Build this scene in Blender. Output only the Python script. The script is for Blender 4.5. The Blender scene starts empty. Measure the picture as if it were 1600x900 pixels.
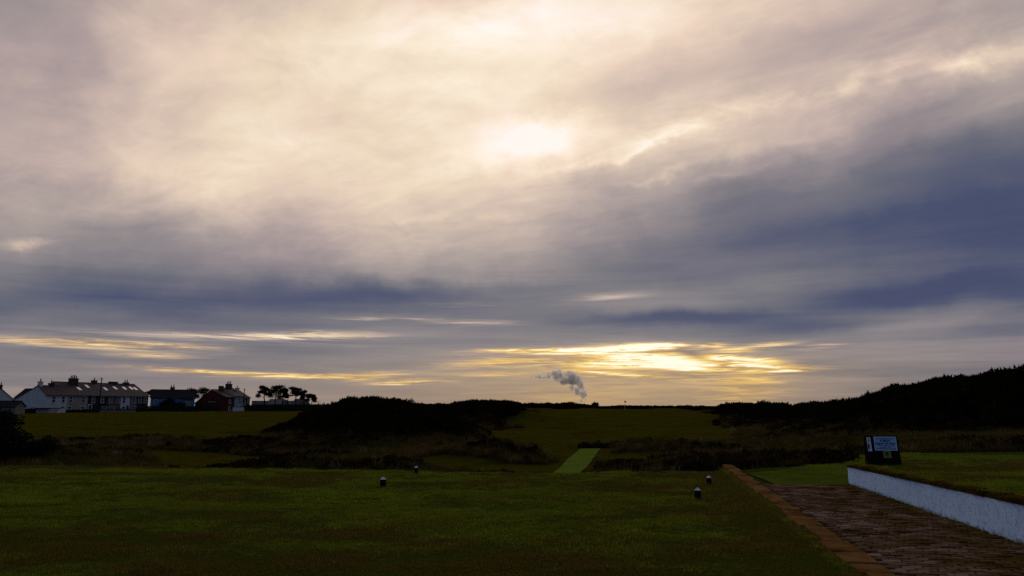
import bpy, bmesh, math, random
import numpy as np
from mathutils import Vector, Matrix
R = math.radians
rng = np.random.default_rng(7)
random.seed(7)
scene = bpy.context.scene
C = scene.collection

# ------------------------------------------------------------------ camera
F = 1155.0                      # focal length in pixels of a 1600 wide frame
PITCH = math.atan((634 - 450) / F)
EYE = 1.6
cam_d = bpy.data.cameras.new('camera'); cam = bpy.data.objects.new('camera', cam_d); C.objects.link(cam)
cam_d.sensor_width = 36; cam_d.lens = 36 * F / 1600
cam_d.clip_start = .05; cam_d.clip_end = 20000
cam.location = (0, 0, EYE); cam.rotation_euler = (math.pi / 2 + PITCH, 0, 0)
scene.camera = cam
vs = scene.view_settings
vs.view_transform = 'Standard'; vs.look = 'None'; vs.exposure = 0; vs.gamma = 1
scene.render.engine = 'CYCLES'
cy = scene.cycles
cy.max_bounces = 6; cy.diffuse_bounces = 3; cy.glossy_bounces = 2; cy.transparent_max_bounces = 8; cy.volume_bounces = 2
cy.use_denoising = False; cy.use_adaptive_sampling = True; cy.adaptive_threshold = .006; cy.adaptive_min_samples = 16

def ray(px, py):
    a, b = (px - 800) / F, -(py - 450) / F
    c, s = math.cos(PITCH), math.sin(PITCH)
    return Vector((a, c - s * b, s + c * b))
def at(px, py, Y):              # the point Y metres ahead seen at a pixel of the photograph
    d = ray(px, py); k = Y / d.y
    return Vector((d.x * k, Y, EYE + d.z * k))
def azel(px, py):
    d = ray(px, py)
    return math.degrees(math.atan2(d.x, d.y)), math.degrees(math.atan2(d.z, math.hypot(d.x, d.y)))

# ------------------------------------------------------------------ world
def lin(c):
    return [((v / 255) / 12.92 if v / 255 <= .04045 else ((v / 255 + .055) / 1.055) ** 2.4) for v in c]
SUN_AZ, SUN_EL = azel(845, 222)
world = bpy.data.worlds.new('World'); scene.world = world; world.use_nodes = True
world.cycles.sampling_method = 'MANUAL'; world.cycles.sample_map_resolution = 256
nt = world.node_tree; nt.nodes.clear()
class NB:
    def __init__(s, nt): s.nt = nt
    def _set(s, sock, v):
        if hasattr(v, 'is_output'): s.nt.links.new(v, sock)
        else: sock.default_value = v
    def m(s, op, a, b=None, c=None, clamp=False):
        n = s.nt.nodes.new('ShaderNodeMath'); n.operation = op; n.use_clamp = clamp
        for i, v in enumerate((a, b, c)):
            if v is not None: s._set(n.inputs[i], v)
        return n.outputs[0]
    def vm(s, op, a, b=None, out=0):
        n = s.nt.nodes.new('ShaderNodeVectorMath'); n.operation = op
        s._set(n.inputs[0], a)
        if b is not None: s._set(n.inputs[1], b)
        return n.outputs['Value' if op in ('DOT_PRODUCT', 'LENGTH') else 'Vector']
    def sep(s, v):
        n = s.nt.nodes.new('ShaderNodeSeparateXYZ'); s._set(n.inputs[0], v); return n.outputs
    def comb(s, x, y, z):
        n = s.nt.nodes.new('ShaderNodeCombineXYZ')
        for i, v in enumerate((x, y, z)): s._set(n.inputs[i], v)
        return n.outputs[0]
    def ss(s, v, lo, hi, a=0., b=1.):
        n = s.nt.nodes.new('ShaderNodeMapRange'); n.interpolation_type = 'SMOOTHSTEP'
        s._set(n.inputs[0], v)
        for i, q in enumerate((lo, hi, a, b)): n.inputs[i + 1].default_value = q
        return n.outputs[0]
    def noise(s, v, scale, detail=5, rough=.55, dist=0., out='Fac'):
        n = s.nt.nodes.new('ShaderNodeTexNoise'); n.inputs['Scale'].default_value = scale
        n.inputs['Detail'].default_value = detail; n.inputs['Roughness'].default_value = rough
        n.inputs['Distortion'].default_value = dist
        if v is not None: s._set(n.inputs['Vector'], v)
        return n.outputs[out]
    def ramp(s, f, stops, interp='LINEAR'):
        n = s.nt.nodes.new('ShaderNodeValToRGB'); r = n.color_ramp; r.interpolation = interp
        while len(r.elements) > 1: r.elements.remove(r.elements[-1])
        for i, (p, c) in enumerate(sorted(stops, key=lambda q: q[0])):
            e = r.elements[0] if i == 0 else r.elements.new(p)
            e.position = p; e.color = (*c, 1) if hasattr(c, '__len__') else (c, c, c, 1)
        s._set(n.inputs[0], f); return n.outputs[0]
    def mix(s, f, a, b, typ='RGBA', blend='MIX'):
        n = s.nt.nodes.new('ShaderNodeMix'); n.data_type = typ
        if typ == 'RGBA': n.blend_type = blend
        ins = [i for i in n.inputs if i.enabled]
        s._set(ins[0], f); s._set(ins[1], a); s._set(ins[2], b)
        return [o for o in n.outputs if o.enabled][0]
W = NB(nt)
tc = nt.nodes.new('ShaderNodeTexCoord')
D = tc.outputs['Generated']
dx, dy, dz = W.sep(D)[0:3]
DEG = 180 / math.pi
az0 = W.m('MULTIPLY', W.m('ARCTAN2', dx, dy), DEG)
el0 = W.m('MULTIPLY', W.m('ARCSINE', dz), DEG)
# the cloud sheet as a plane overhead: its streaks run towards the horizon left of the view
inv = W.m('DIVIDE', 1., W.m('ADD', W.m('MAXIMUM', dz, 0.), .045))
qx = W.m('MULTIPLY', dx, inv); qy = W.m('MULTIPLY', dy, inv)
va = R(-48)
qa = W.m('ADD', W.m('MULTIPLY', qx, math.sin(va)), W.m('MULTIPLY', qy, math.cos(va)))
qb = W.m('ADD', W.m('MULTIPLY', qx, math.cos(va)), W.m('MULTIPLY', qy, -math.sin(va)))
sheet = W.comb(W.m('MULTIPLY', qa, .34), qb, 3.3)
sheet2 = W.comb(W.m('MULTIPLY', qa, .55), qb, 9.1)
n_big = W.noise(sheet, 1.1, 7, .56, .35)
n_fine = W.noise(sheet2, 4.2, 7, .6, .6)
n_wisp = W.noise(sheet2, 12., 5, .6, .9)
# flat, horizon hugging strata
strata_v = W.comb(W.m('MULTIPLY', az0, .055), W.m('MULTIPLY', el0, .8), 1.7)
strata = W.noise(strata_v, 1.0, 6, .6, .5)
strata_f = W.noise(W.comb(W.m('MULTIPLY', az0, .12), W.m('MULTIPLY', el0, 2.3), 5.2), 1.0, 5, .62, .8)
# warp
soft = W.ss(el0, 1., 14., .12, 1.)
wx = W.m('SUBTRACT', W.noise(D, 4.5, 4, .55), .5)
wy = W.m('SUBTRACT', W.noise(W.vm('ADD', D, (3.1, 7.7, 1.3)), 6.5, 5, .6), .5)
az = W.m('ADD', az0, W.m('MULTIPLY', W.m('MULTIPLY', wx, 11.), soft))
el = W.m('ADD', el0, W.m('MULTIPLY', W.m('MULTIPLY', wy, 5.), soft))
# lightness of the cloud deck by direction (columns of azimuth, rows of elevation)
XS = [0, 200, 400, 600, 800, 1000, 1200, 1400, 1600]
ROWS = {
    0: [146, 197, 191, 225, 245, 253, 219, 190, 163],
    60: [149, 206, 215, 223, 242, 224, 191, 167, 195],
    120: [166, 194, 214, 227, 230, 200, 183, 192, 178],
    180: [172, 194, 213, 220, 218, 202, 204, 156, 125],
    225: [176, 207, 223, 211, 235, 210, 196, 123, 98],
    260: [180, 215, 215, 215, 211, 177, 151, 101, 84],
    300: [172, 199, 202, 208, 195, 153, 114, 100, 86],
    340: [169, 159, 173, 183, 183, 145, 108, 98, 74],
    390: [146, 128, 150, 178, 172, 114, 101, 76, 63],
    430: [116, 117, 122, 142, 137, 101, 107, 96, 103],
    452: [114, 99, 110, 101, 116, 114, 106, 66, 63],
    475: [99, 90, 94, 87, 106, 140, 113, 85, 78],
    495: [119, 111, 108, 112, 117, 99, 99, 135, 118],
    525: [130, 112, 106, 125, 116, 109, 111, 132, 126],
    560: [117, 119, 118, 125, 127, 134, 125, 128, 122],
    600: [134, 134, 133, 127, 138, 139, 131, 122, 116],
    632: [136, 134, 133, 134, 144, 142, 136, 124, 116],
}
Lg = None
EMAX = 40.
fac = W.m('DIVIDE', el, EMAX, clamp=True)
prev = None
for i, X in enumerate(XS):
    stops = []
    for y, vals in ROWS.items():
        stops.append((azel(X, y)[1] / EMAX, vals[i] / 255))
    stops.append((.98, .62))
    col = W.ramp(fac, stops, 'EASE' if False else 'B_SPLINE')
    a = azel(X, 330)[0]
    if Lg is None: Lg = W.m('ADD', col, 0.)
    else:
        Lg = W.mix(W.ss(az, prev, a), Lg, col, 'FLOAT')
    prev = a
# texture on the deck
tex = W.m('ADD', W.m('MULTIPLY', W.m('SUBTRACT', n_big, .5), .26), W.m('MULTIPLY', W.m('SUBTRACT', n_fine, .5), .14))
n_curl = W.noise(W.vm('MULTIPLY', D, (1., 1., 1.9)), 8.5, 7, .62, .9)
tex = W.m('ADD', tex, W.m('MULTIPLY', W.m('SUBTRACT', n_wisp, .5), .05))
tex = W.m('ADD', tex, W.m('MULTIPLY', W.m('SUBTRACT', n_curl, .5), .16))
tex = W.m('MULTIPLY', W.m('MULTIPLY', tex, W.ss(el0, 5., 16., .35, 1.)), W.ss(Lg, .36, .74, .38, 1.))
stx = W.m('ADD', W.m('MULTIPLY', W.m('SUBTRACT', strata, .5), .22), W.m('MULTIPLY', W.m('SUBTRACT', strata_f, .5), .07))
stx = W.m('MULTIPLY', stx, W.ss(el0, 5., 15., .9, .12))
L = W.m('ADD', Lg, W.m('ADD', tex, stx))
# away from the view the sky is levelled out, then tinted blue to light the walls
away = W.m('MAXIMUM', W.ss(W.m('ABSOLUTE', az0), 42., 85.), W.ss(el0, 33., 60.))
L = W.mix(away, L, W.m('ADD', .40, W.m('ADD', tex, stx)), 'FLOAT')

# brighter rifts and thin places in the cloud: centre, half sizes, tilt (photo pixels), lightness, warmth
P3 = W.comb(az0, W.m('ADD', el0, W.m('MULTIPLY', W.m('SUBTRACT', strata_f, .5), .9)), 1.)
P3w = W.comb(az, el, 1.)
HOR = [  # low rifts: shaped by the fine strata
    (90, 534, 150, 5.5, -.02, .26, .7), (250, 539, 90, 5, -.03, .22, .7), (300, 523, 130, 4, .0, .20, .15), (450, 524, 85, 5.5, .02, .34, .2),
    (240, 555, 60, 5, -.02, .24, .7), (330, 581, 100, 3, -.03, .26, .9), (480, 588, 140, 3.5, -.02, .22, .9), (590, 584, 60, 3, .03, .18, .8),
    (632, 597, 42, 2, .03, .30, .6), (770, 584, 75, 4, .02, .12, .9),
    (800, 549, 60, 3, .02, .30, .9), (900, 547, 60, 4, .03, .40, .9), (985, 545, 55, 6.5, .03, .72, .8), (1032, 541, 32, 4, .05, .45, .8), (1010, 562, 75, 8, -.02, .40, 1.), (1062, 570, 28, 6, -.1, .90, .7),
    (935, 570, 60, 7, .05, .16, 1.), (785, 566, 80, 6, .03, .20, 1.), (1112, 540, 22, 2.6, .05, .34, .8), (1150, 546, 28, 3, .02, .26, .9), (1200, 538, 40, 3, .06, .26, .7), (1138, 560, 36, 5, -.08, .36, 1.),
    (1190, 562, 30, 3.5, -.05, .24, 1.), (1168, 573, 75, 4.5, -.03, .34, 1.), (1235, 577, 45, 2.6, -.02, .16, .9), (1285, 540, 30, 2, 0, .18, .6),
    (1092, 556, 34, 4.5, -.30, -.16, -.1), (900, 558, 90, 3, .02, -.09, 0), (1110, 583, 150, 3, 0, -.10, 0), (860, 578, 120, 3, .02, -.07, 0),
    (965, 585, 70, 2.6, -.06, .38, .9), (1172, 600, 52, 26, .12, .15, .9), (1010, 562, 190, 22, 0, .10, 1.), (1050, 590, 200, 30, 0, .04, .9), (890, 622, 80, 14, 0, .03, .9),
    (610, 498, 65, 2.2, .01, .18, .2), (735, 504, 55, 3, .01, .18, .3), (560, 522, 60, 5, 0, .12, .4), (700, 476, 60, 3, .02, .08, .1), (950, 463, 44, 5, .05, .15, .1),
   
]
HIGH = [
    (14, 392, 40, 7, .1, .13, .3), (1180, 172, 80, 10, .22, .10, .2), (1070, 198, 85, 12, .24, .09, .25), (1300, 140, 45, 8, .22, .10, .05), (1410, 105, 40, 18, .1, .10, .05),
    (1510, 90, 30, 14, .1, .14, .05), (1590, 62, 50, 18, .2, .07, .05), (1480, 150, 140, 14, .2, -.06, -.1), (1250, 75, 120, 22, .2, -.05, -.1),
    (700, 60, 120, 60, .3, .02, 0), (980, 238, 90, 6, .2, .07, .3), (1010, 150, 60, 24, .15, -.06, -.1),
    (1030, 275, 60, 6, .15, .06, .2), (1160, 280, 60, 6, .12, .04, .1), (700, 345, 160, 8, .05, .04, .2),
]
SOFT = [
    (1060, 497, 180, 11, .0, -.13, 0), (1280, 508, 110, 9, .04, -.09, 0), (1560, 520, 120, 10, .02, -.07, 0), (1450, 450, 140, 13, .05, -.07, 0), (600, 458, 180, 13, .02, -.08, 0),
    (240, 477, 240, 15, .04, -.05, 0), (1280, 360, 260, 18, .06, -.04, 0), (1250, 428, 220, 12, .05, .04, 0), (1400, 330, 150, 30, .05, -.03, 0),
    (862, 216, 70, 34, .1, .12, .05), (790, 240, 120, 34, .2, .07, .1),
]
def blobs(P, rows, acc=None, warm=None):
    for (cx, cyy, rx, ry, k, amp, wm) in rows:
        a0, e0 = azel(cx, cyy); a1, e1 = azel(cx + rx, cyy); a2, e2 = azel(cx, cyy - ry)
        sx = max(abs(a1 - a0), .05) * 1.15; sy = max(abs(e2 - e0), .03) * 1.15
        u = W.vm('DOT_PRODUCT', P, (1 / sx, 0, -a0 / sx))
        v = W.vm('DOT_PRODUCT', P, (-k / sy, 1 / sy, (k * a0 - e0) / sy))
        g = W.m('EXPONENT', W.m('MULTIPLY', W.m('MULTIPLY_ADD', u, u, W.m('MULTIPLY', v, v)), -1.))
        acc = W.m('MULTIPLY', g, amp) if acc is None else W.m('MULTIPLY_ADD', g, amp, acc)
        ww = abs(amp) * wm * 3.2
        warm = W.m('MULTIPLY', g, ww) if warm is None else W.m('MULTIPLY_ADD', g, ww, warm)
    return acc, warm
bl, wl = blobs(P3, HOR)
strata_g = W.noise(W.comb(W.m('MULTIPLY', az0, .30), W.m('MULTIPLY', el0, 4.6), 8.4), 1.0, 4, .62, 1.2)
grain = W.ss(W.m('ADD', W.m('MULTIPLY', strata_f, .45), W.m('MULTIPLY', strata_g, .55)), .38, .60, .28, 1.45)
bl = W.m('MULTIPLY', bl, grain)
bh, wh = blobs(P3w, HIGH)
bh = W.m('MULTIPLY', bh, W.ss(W.m('ADD', W.m('MULTIPLY', n_fine, .4), W.m('MULTIPLY', n_curl, .6)), .34, .62, .25, 1.5))
bs, ws = blobs(P3w, SOFT)
L = W.m('ADD', W.m('ADD', L, bs), W.m('ADD', bl, bh))
L = W.m('MAXIMUM', L, W.m('MULTIPLY_ADD', n_big, .06, .235))
# colour of cloud by lightness: slate blue when thick, cream when the light comes through
cool = W.ramp(L, [(.20, lin((56, 64, 98))), (.30, lin((69, 77, 106))), (.37, lin((89, 93, 112))), (.45, lin((113, 112, 121))), (.55, lin((145, 136, 138))),
                  (.65, lin((176, 161, 155))), (.75, lin((208, 188, 172))), (.85, lin((234, 213, 188))), (.93, lin((249, 233, 210))), (1., lin((255, 247, 236)))])
warmc = W.ramp(L, [(.3, lin((84, 76, 82))), (.42, lin((114, 100, 94))), (.52, lin((148, 126, 104))), (.62, lin((186, 154, 108))), (.74, lin((226, 184, 108))),
                   (.85, lin((250, 221, 146))), (.94, lin((255, 242, 192))), (1., lin((255, 251, 230)))])
sunside = W.ss(W.m('ABSOLUTE', W.m('SUBTRACT', az0, 6.)), 2., 34.)
low = W.m('MULTIPLY', W.ss(el0, 0., 5.5, 1., 0.), W.m('SUBTRACT', .95, W.m('MULTIPLY', sunside, .72)))
wfac = W.m('ADD', W.m('MULTIPLY', low, .85), wl, clamp=True)
wfac = W.m('ADD', wfac, W.m('MULTIPLY', wh, .35), clamp=True)
pink = W.ss(W.noise(W.vm('ADD', D, (5.2, 1.1, 8.8)), 5.5, 3, .5), .42, .66)
cool = W.mix(W.m('MULTIPLY', pink, .8), cool, W.mix(1., cool, (1.0, .955, 1.01, 1), 'RGBA', 'MULTIPLY'))
colr = W.mix(wfac, cool, warmc)
colr = W.mix(W.m('MULTIPLY', away, .85), colr, W.mix(1., (.115, .165, .285, 1), W.ramp(W.m('ADD', .5, W.m('ADD', tex, stx)), [(.3, .75), (.7, 1.25)]), 'RGBA', 'MULTIPLY'))  # unseen sky given a dim blue, shaped to turn the walls bluish
sky = nt.nodes.new('ShaderNodeTexSky'); sky.sky_type = 'NISHITA'; sky.sun_disc = False
sky.sun_elevation = R(SUN_EL); sky.sun_rotation = R(SUN_AZ)
colr = W.mix(1., colr, W.vm('SCALE', sky.outputs[0]) if False else W.mix(.0015, (0, 0, 0, 1), sky.outputs[0]), 'RGBA', 'ADD')
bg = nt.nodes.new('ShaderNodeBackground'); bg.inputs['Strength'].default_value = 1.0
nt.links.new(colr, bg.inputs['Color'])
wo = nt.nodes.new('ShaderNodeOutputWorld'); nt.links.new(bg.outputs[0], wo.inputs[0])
# veiled sun
sl = bpy.data.lights.new('sun', 'SUN'); sl.energy = .5; sl.angle = R(14); sl.color = (1., .86, .66)
so = bpy.data.objects.new('sun', sl); C.objects.link(so)
sd = Vector((math.sin(R(SUN_AZ)) * math.cos(R(SUN_EL)), math.cos(R(SUN_AZ)) * math.cos(R(SUN_EL)), math.sin(R(SUN_EL))))
so.rotation_euler = (-sd).to_track_quat('-Z', 'Y').to_euler(); so.location = (0, 0, 50)

# ------------------------------------------------------------------ helpers
def smooth(a, b, x):
    t = np.clip((x - a) / (b - a), 0, 1); return t * t * (3 - 2 * t)
_perm = np.random.default_rng(3).random((256, 256))
def vnoise(x, y):
    xi = np.floor(x).astype(int); yi = np.floor(y).astype(int); fx = x - xi; fy = y - yi
    fx = fx * fx * (3 - 2 * fx); fy = fy * fy * (3 - 2 * fy)
    g = lambda i, j: _perm[i & 255, j & 255]
    return (g(xi, yi) * (1 - fx) + g(xi + 1, yi) * fx) * (1 - fy) + (g(xi, yi + 1) * (1 - fx) + g(xi + 1, yi + 1) * fx) * fy
def fbm(x, y, o=4):
    s = 0; a = .5
    for i in range(o): s = s + a * vnoise(x * 2 ** i + 17 * i, y * 2 ** i + 31 * i); a *= .5
    return s / (1 - .5 ** o)
def new_mesh(name, verts, faces, mats=(), smooth_=False):
    me = bpy.data.meshes.new(name); me.from_pydata([tuple(v) for v in verts], [], [tuple(f) for f in faces])
    for m_ in mats: me.materials.append(m_)
    if smooth_: me.polygons.foreach_set('use_smooth', [True] * len(me.polygons))
    me.update(); return me
def np_mesh(name, V, Fc, mat=None, smooth_=False):
    """V (n,3); Fc (m,k) with constant k"""
    me = bpy.data.meshes.new(name); V = np.asarray(V, np.float32); Fc = np.asarray(Fc, np.int32); k = Fc.shape[1]
    me.vertices.add(len(V)); me.vertices.foreach_set('co', V.ravel())
    me.loops.add(Fc.size); me.loops.foreach_set('vertex_index', Fc.ravel())
    me.polygons.add(len(Fc)); me.polygons.foreach_set('loop_start', np.arange(0, Fc.size, k, dtype=np.int32))
    if smooth_: me.polygons.foreach_set('use_smooth', np.ones(len(Fc), bool))
    me.update(calc_edges=True); me.validate()
    if mat: me.materials.append(mat)
    return me
def link(name, me, parent=None, loc=None):
    o = bpy.data.objects.new(name, me); C.objects.link(o)
    if parent: o.parent = parent
    if loc is not None: o.location = loc
    return o
def tag(o, label=None, cat=None, group=None, kind=None):
    if label: o['label'] = label
    if cat: o['category'] = cat
    if group: o['group'] = group
    if kind: o['kind'] = kind
    return o
def thing(name, label, cat, loc=(0, 0, 0), rz=0, group=None):
    o = bpy.data.objects.new(name, None); C.objects.link(o); o.location = loc; o.rotation_euler = (0, 0, rz)
    o.empty_display_size = .2
    return tag(o, label, cat, group)
class MB:
    def __init__(s): s.v = []; s.f = []
    def poly(s, pts):
        n = len(s.v); s.v += [tuple(p) for p in pts]; s.f.append(tuple(range(n, n + len(pts))))
    def box(s, x0, x1, y0, y1, z0, z1):
        n = len(s.v)
        s.v += [(x0, y0, z0), (x1, y0, z0), (x1, y1, z0), (x0, y1, z0), (x0, y0, z1), (x1, y0, z1), (x1, y1, z1), (x0, y1, z1)]
        s.f += [tuple(n + i for i in q) for q in ((3, 2, 1, 0), (4, 5, 6, 7), (0, 1, 5, 4), (1, 2, 6, 5), (2, 3, 7, 6), (3, 0, 4, 7))]
    def hexa(s, b, t):          # bottom quad, top quad
        n = len(s.v); s.v += [tuple(p) for p in b] + [tuple(p) for p in t]
        s.f += [tuple(n + i for i in q) for q in ((3, 2, 1, 0), (4, 5, 6, 7), (0, 1, 5, 4), (1, 2, 6, 5), (2, 3, 7, 6), (3, 0, 4, 7))]
    def tube(s, pts, radii, k=8):
        n0 = len(s.v); pts = [Vector(p) for p in pts]
        for i, p in enumerate(pts):
            d = (pts[min(i + 1, len(pts) - 1)] - pts[max(i - 1, 0)]).normalized()
            a = d.orthogonal().normalized(); b = d.cross(a)
            for j in range(k):
                t = 2 * math.pi * j / k; s.v.append(tuple(p + radii[i] * (math.cos(t) * a + math.sin(t) * b)))
        for i in range(len(pts) - 1):
            for j in range(k):
                s.f.append((n0 + i * k + j, n0 + i * k + (j + 1) % k, n0 + (i + 1) * k + (j + 1) % k, n0 + (i + 1) * k + j))
        s.f.append(tuple(n0 + j for j in reversed(range(k)))); s.f.append(tuple(n0 + (len(pts) - 1) * k + j for j in range(k)))
    def build(s, name, mat, parent=None, bevel=0, smooth_=False):
        me = new_mesh(name, s.v, s.f, [mat], smooth_)
        bm = bmesh.new(); bm.from_mesh(me); bmesh.ops.recalc_face_normals(bm, faces=bm.faces)
        if bevel: bmesh.ops.bevel(bm, geom=list(bm.edges), offset=bevel, segments=2, affect='EDGES', profile=.6)
        bm.to_mesh(me); bm.free()
        return link(name, me, parent)

# ------------------------------------------------------------------ materials
def mat(name, c1, c2=None, scale=6., rough=.95, bump=0., bscale=40., c3=None, detail=6, coords='Object', spec=.04, stretch=(1, 1, 1), lo=.35, hi=.65):
    m_ = bpy.data.materials.new(name); m_.use_nodes = True; t = m_.node_tree
    b = t.nodes['Principled BSDF']; b.inputs['Roughness'].default_value = rough
    b.inputs['Specular IOR Level'].default_value = spec
    N = NB(t); tcn = t.nodes.new('ShaderNodeTexCoord'); v = tcn.outputs[coords]
    if stretch != (1, 1, 1): v = N.vm('MULTIPLY', v, stretch)
    if c2 is not None:
        n = N.noise(v, scale, detail, .6, .3)
        st = [(lo, c1), (hi, c2)]
        col = N.ramp(n, st)
        if c3 is not None:
            col = N.mix(N.ss(N.noise(v, scale * 4.3, 4, .6), .52, .68), col, (*c3, 1))
        oi = t.nodes.new('ShaderNodeObjectInfo')
        col = N.mix(1., col, N.ramp(oi.outputs['Random'], [(0, .88), (1, 1.0)]), 'RGBA', 'MULTIPLY')
        t.links.new(col, b.inputs['Base Color'])
    else: b.inputs['Base Color'].default_value = (*c1, 1)
    if bump:
        bn = t.nodes.new('ShaderNodeBump'); bn.inputs['Strength'].default_value = bump; bn.inputs['Distance'].default_value = .02
        t.links.new(N.noise(v, bscale, 4, .6), bn.inputs['Height']); t.links.new(bn.outputs[0], b.inputs['Normal'])
    return m_
def leafmat(name, c1, c2, rough=.7, trans=.0):
    m_ = bpy.data.materials.new(name); m_.use_nodes = True; t = m_.node_tree; N = NB(t)
    b = t.nodes['Principled BSDF']; b.inputs['Roughness'].default_value = rough; b.inputs['Specular IOR Level'].default_value = 0
    g = t.nodes.new('ShaderNodeNewGeometry'); oi = t.nodes.new('ShaderNodeObjectInfo')
    f = N.m('ADD', N.m('MULTIPLY', g.outputs['Random Per Island'], .6), N.m('MULTIPLY', oi.outputs['Random'], .4))
    t.links.new(N.ramp(f, [(.1, c1), (.9, c2)]), b.inputs['Base Color'])
    return m_

# ------------------------------------------------------------------ terrain
def P2(px, d, py=634): p = at(px, py, d); return (p.x, p.y, p.z)
RIDGES = {}   # name: (points (x,y,z crest), half width, bush height)
def ridge(name, pts, w, hb, sink=.92):
    P = []
    for (px, py, d) in pts:
        p = at(px, py, d); P.append((p.x, p.y, p.z - hb * sink))
    RIDGES[name] = (np.array(P), w, hb)
ridge('A', [(502, 642, 52), (528, 631, 51), (556, 619, 50), (590, 619, 50), (622, 625, 50), (662, 635, 51)], 4.2, 1.2, .85)
ridge('B', [(625, 628, 150), (660, 626, 145), (690, 627, 140), (720, 630, 135)], 9, 1.6)
ridge('C', [(695, 630, 96), (735, 623, 92), (765, 621.5, 90), (795, 622, 90), (825, 627, 92), (852, 635, 95)], 6, 1.3)
ridge('D', [(822, 630, 212), (842, 626, 210), (868, 627, 210), (888, 625.5, 210), (908, 633, 214)], 8, 2.0)
ridge('E', [(912, 633, 192), (928, 630, 190), (950, 632.5, 190), (1000, 632, 198), (1032, 630, 172), (1050, 628.5, 168), (1075, 630.5, 165), (1115, 634, 160)], 9, 1.4)
ridge('G', [(1095, 636, 104), (1140, 631, 97), (1200, 628.5, 90), (1260, 628, 84), (1312, 631, 74), (1352, 629, 65), (1394, 610, 56), (1440, 590, 50), (1490, 581, 47), (1540, 577, 46), (1600, 570, 44), (1720, 556, 42), (1950, 545, 40)], 5.8, 1.3)
MOUNDS = {}
def mound(name, pts, w, hb=.3):
    P = [tuple(at(*q)) for q in pts]
    P = np.array(P); P[:, 2] -= hb * .7; MOUNDS[name] = (P, w, hb)
mound('bank', [(60, 694, 56), (150, 688, 53), (200, 682, 51), (270, 681, 49), (330, 687, 48), (420, 689, 47), (480, 688, 46), (540, 690, 44)], 2.6, .35)
mound('left_rough', [(-80, 700, 36), (40, 699, 35), (120, 697, 36), (190, 702, 38)], 3.2, .4)
mound('hummock', [(690, 704, 38), (735, 691, 37), (785, 690, 36.5), (820, 697, 36), (850, 710, 35)], 2.6, .25)
mound('knoll', [(842, 692, 46), (870, 689, 46), (900, 692, 46)], 1.5, .2)
mound('heather', [(952, 698, 41), (985, 686, 41), (1035, 685, 40.5), (1075, 691, 40)], 2.6, .25)
mound('front_rough', [(985, 724, 29), (1050, 714, 28.5), (1120, 706, 28), (1200, 705, 27), (1290, 706, 26), (1360, 700, 26)], 2.4, .3)
mound('toe', [(590, 716, 29), (500, 712, 29), (430, 716, 29)], 2.2, .3)
def poly_dist(P, x, y):
    best = np.full(x.shape, 1e9); zc = np.zeros(x.shape)
    for a, b in zip(P[:-1], P[1:]):
        d = b[:2] - a[:2]; L2 = (d ** 2).sum()
        t = np.clip(((x - a[0]) * d[0] + (y - a[1]) * d[1]) / L2, 0, 1)
        dist = np.hypot(x - a[0] - t * d[0], y - a[1] - t * d[1]); z = a[2] + t * (b[2] - a[2])
        k = dist < best; best = np.where(k, dist, best); zc = np.where(k, z, zc)
    return best, zc
EDGE_X = [-80, -22, -13.7, -5, 1, 5.0, 7.2, 9.6, 12]; EDGE_Y = [27, 22.4, 20.9, 19.4, 18.3, 19.0, 20.2, 21.6, 21.6]
def edge(x): return np.interp(x, EDGE_X, EDGE_Y)
# path and wall lines (world): kerb from near to far, wall from near to far
KN = at(1400, 900, 1); KN = Vector(((lambda d: (d.x * EYE / -d.z, d.y * EYE / -d.z, 0))(ray(1372, 900))))
def ground_hit(px, py, z=0.):
    d = ray(px, py); k = (EYE - z) / -d.z; return Vector((d.x * k, d.y * k, z))
K0 = ground_hit(1372, 900); K1 = ground_hit(1143, 733)          # kerb centre line
KD = (K1 - K0).normalized(); KNRM = Vector((KD.y, -KD.x, 0))     # to the right of the kerb
W1 = ground_hit(1326, 755); W0 = ground_hit(1600, 850)
WD = (W1 - W0).normalized(); WN = Vector((WD.y, -WD.x, 0))
def rel(o, d, n, x, y):
    return (x - o.x) * d.x + (y - o.y) * d.y, (x - o.x) * n.x + (y - o.y) * n.y
WALL_LEN = (W1 - W0).length
_wr = ray(1331, 740); WALL_RATIO = _wr.x / _wr.y
def wall_top(s): return .46 - .0165 * np.asarray(s, float)    # wall height falls away from the camera
def valley(x, y):
    r = np.hypot(x, y)
    c = np.interp(y, [0, 18, 21, 28, 45, 70, 100, 150, 200, 300, 600, 6000], [-.8, -.8, -1.0, -1.06, -.75, -.85, -.55, .45, .85, .6, .2, 0])
    l = np.interp(y, [0, 18, 22, 30, 60, 120, 215, 300, 600, 6000], [-.7, -.7, -1., -1.12, -1.12, -.75, -.15, 0, .1, 0])
    k = smooth(-.34, -.16, x / np.maximum(y, 1))
    z = l * (1 - k) + c * k
    z = np.where(y < 0, 0, z)
    return z
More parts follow.
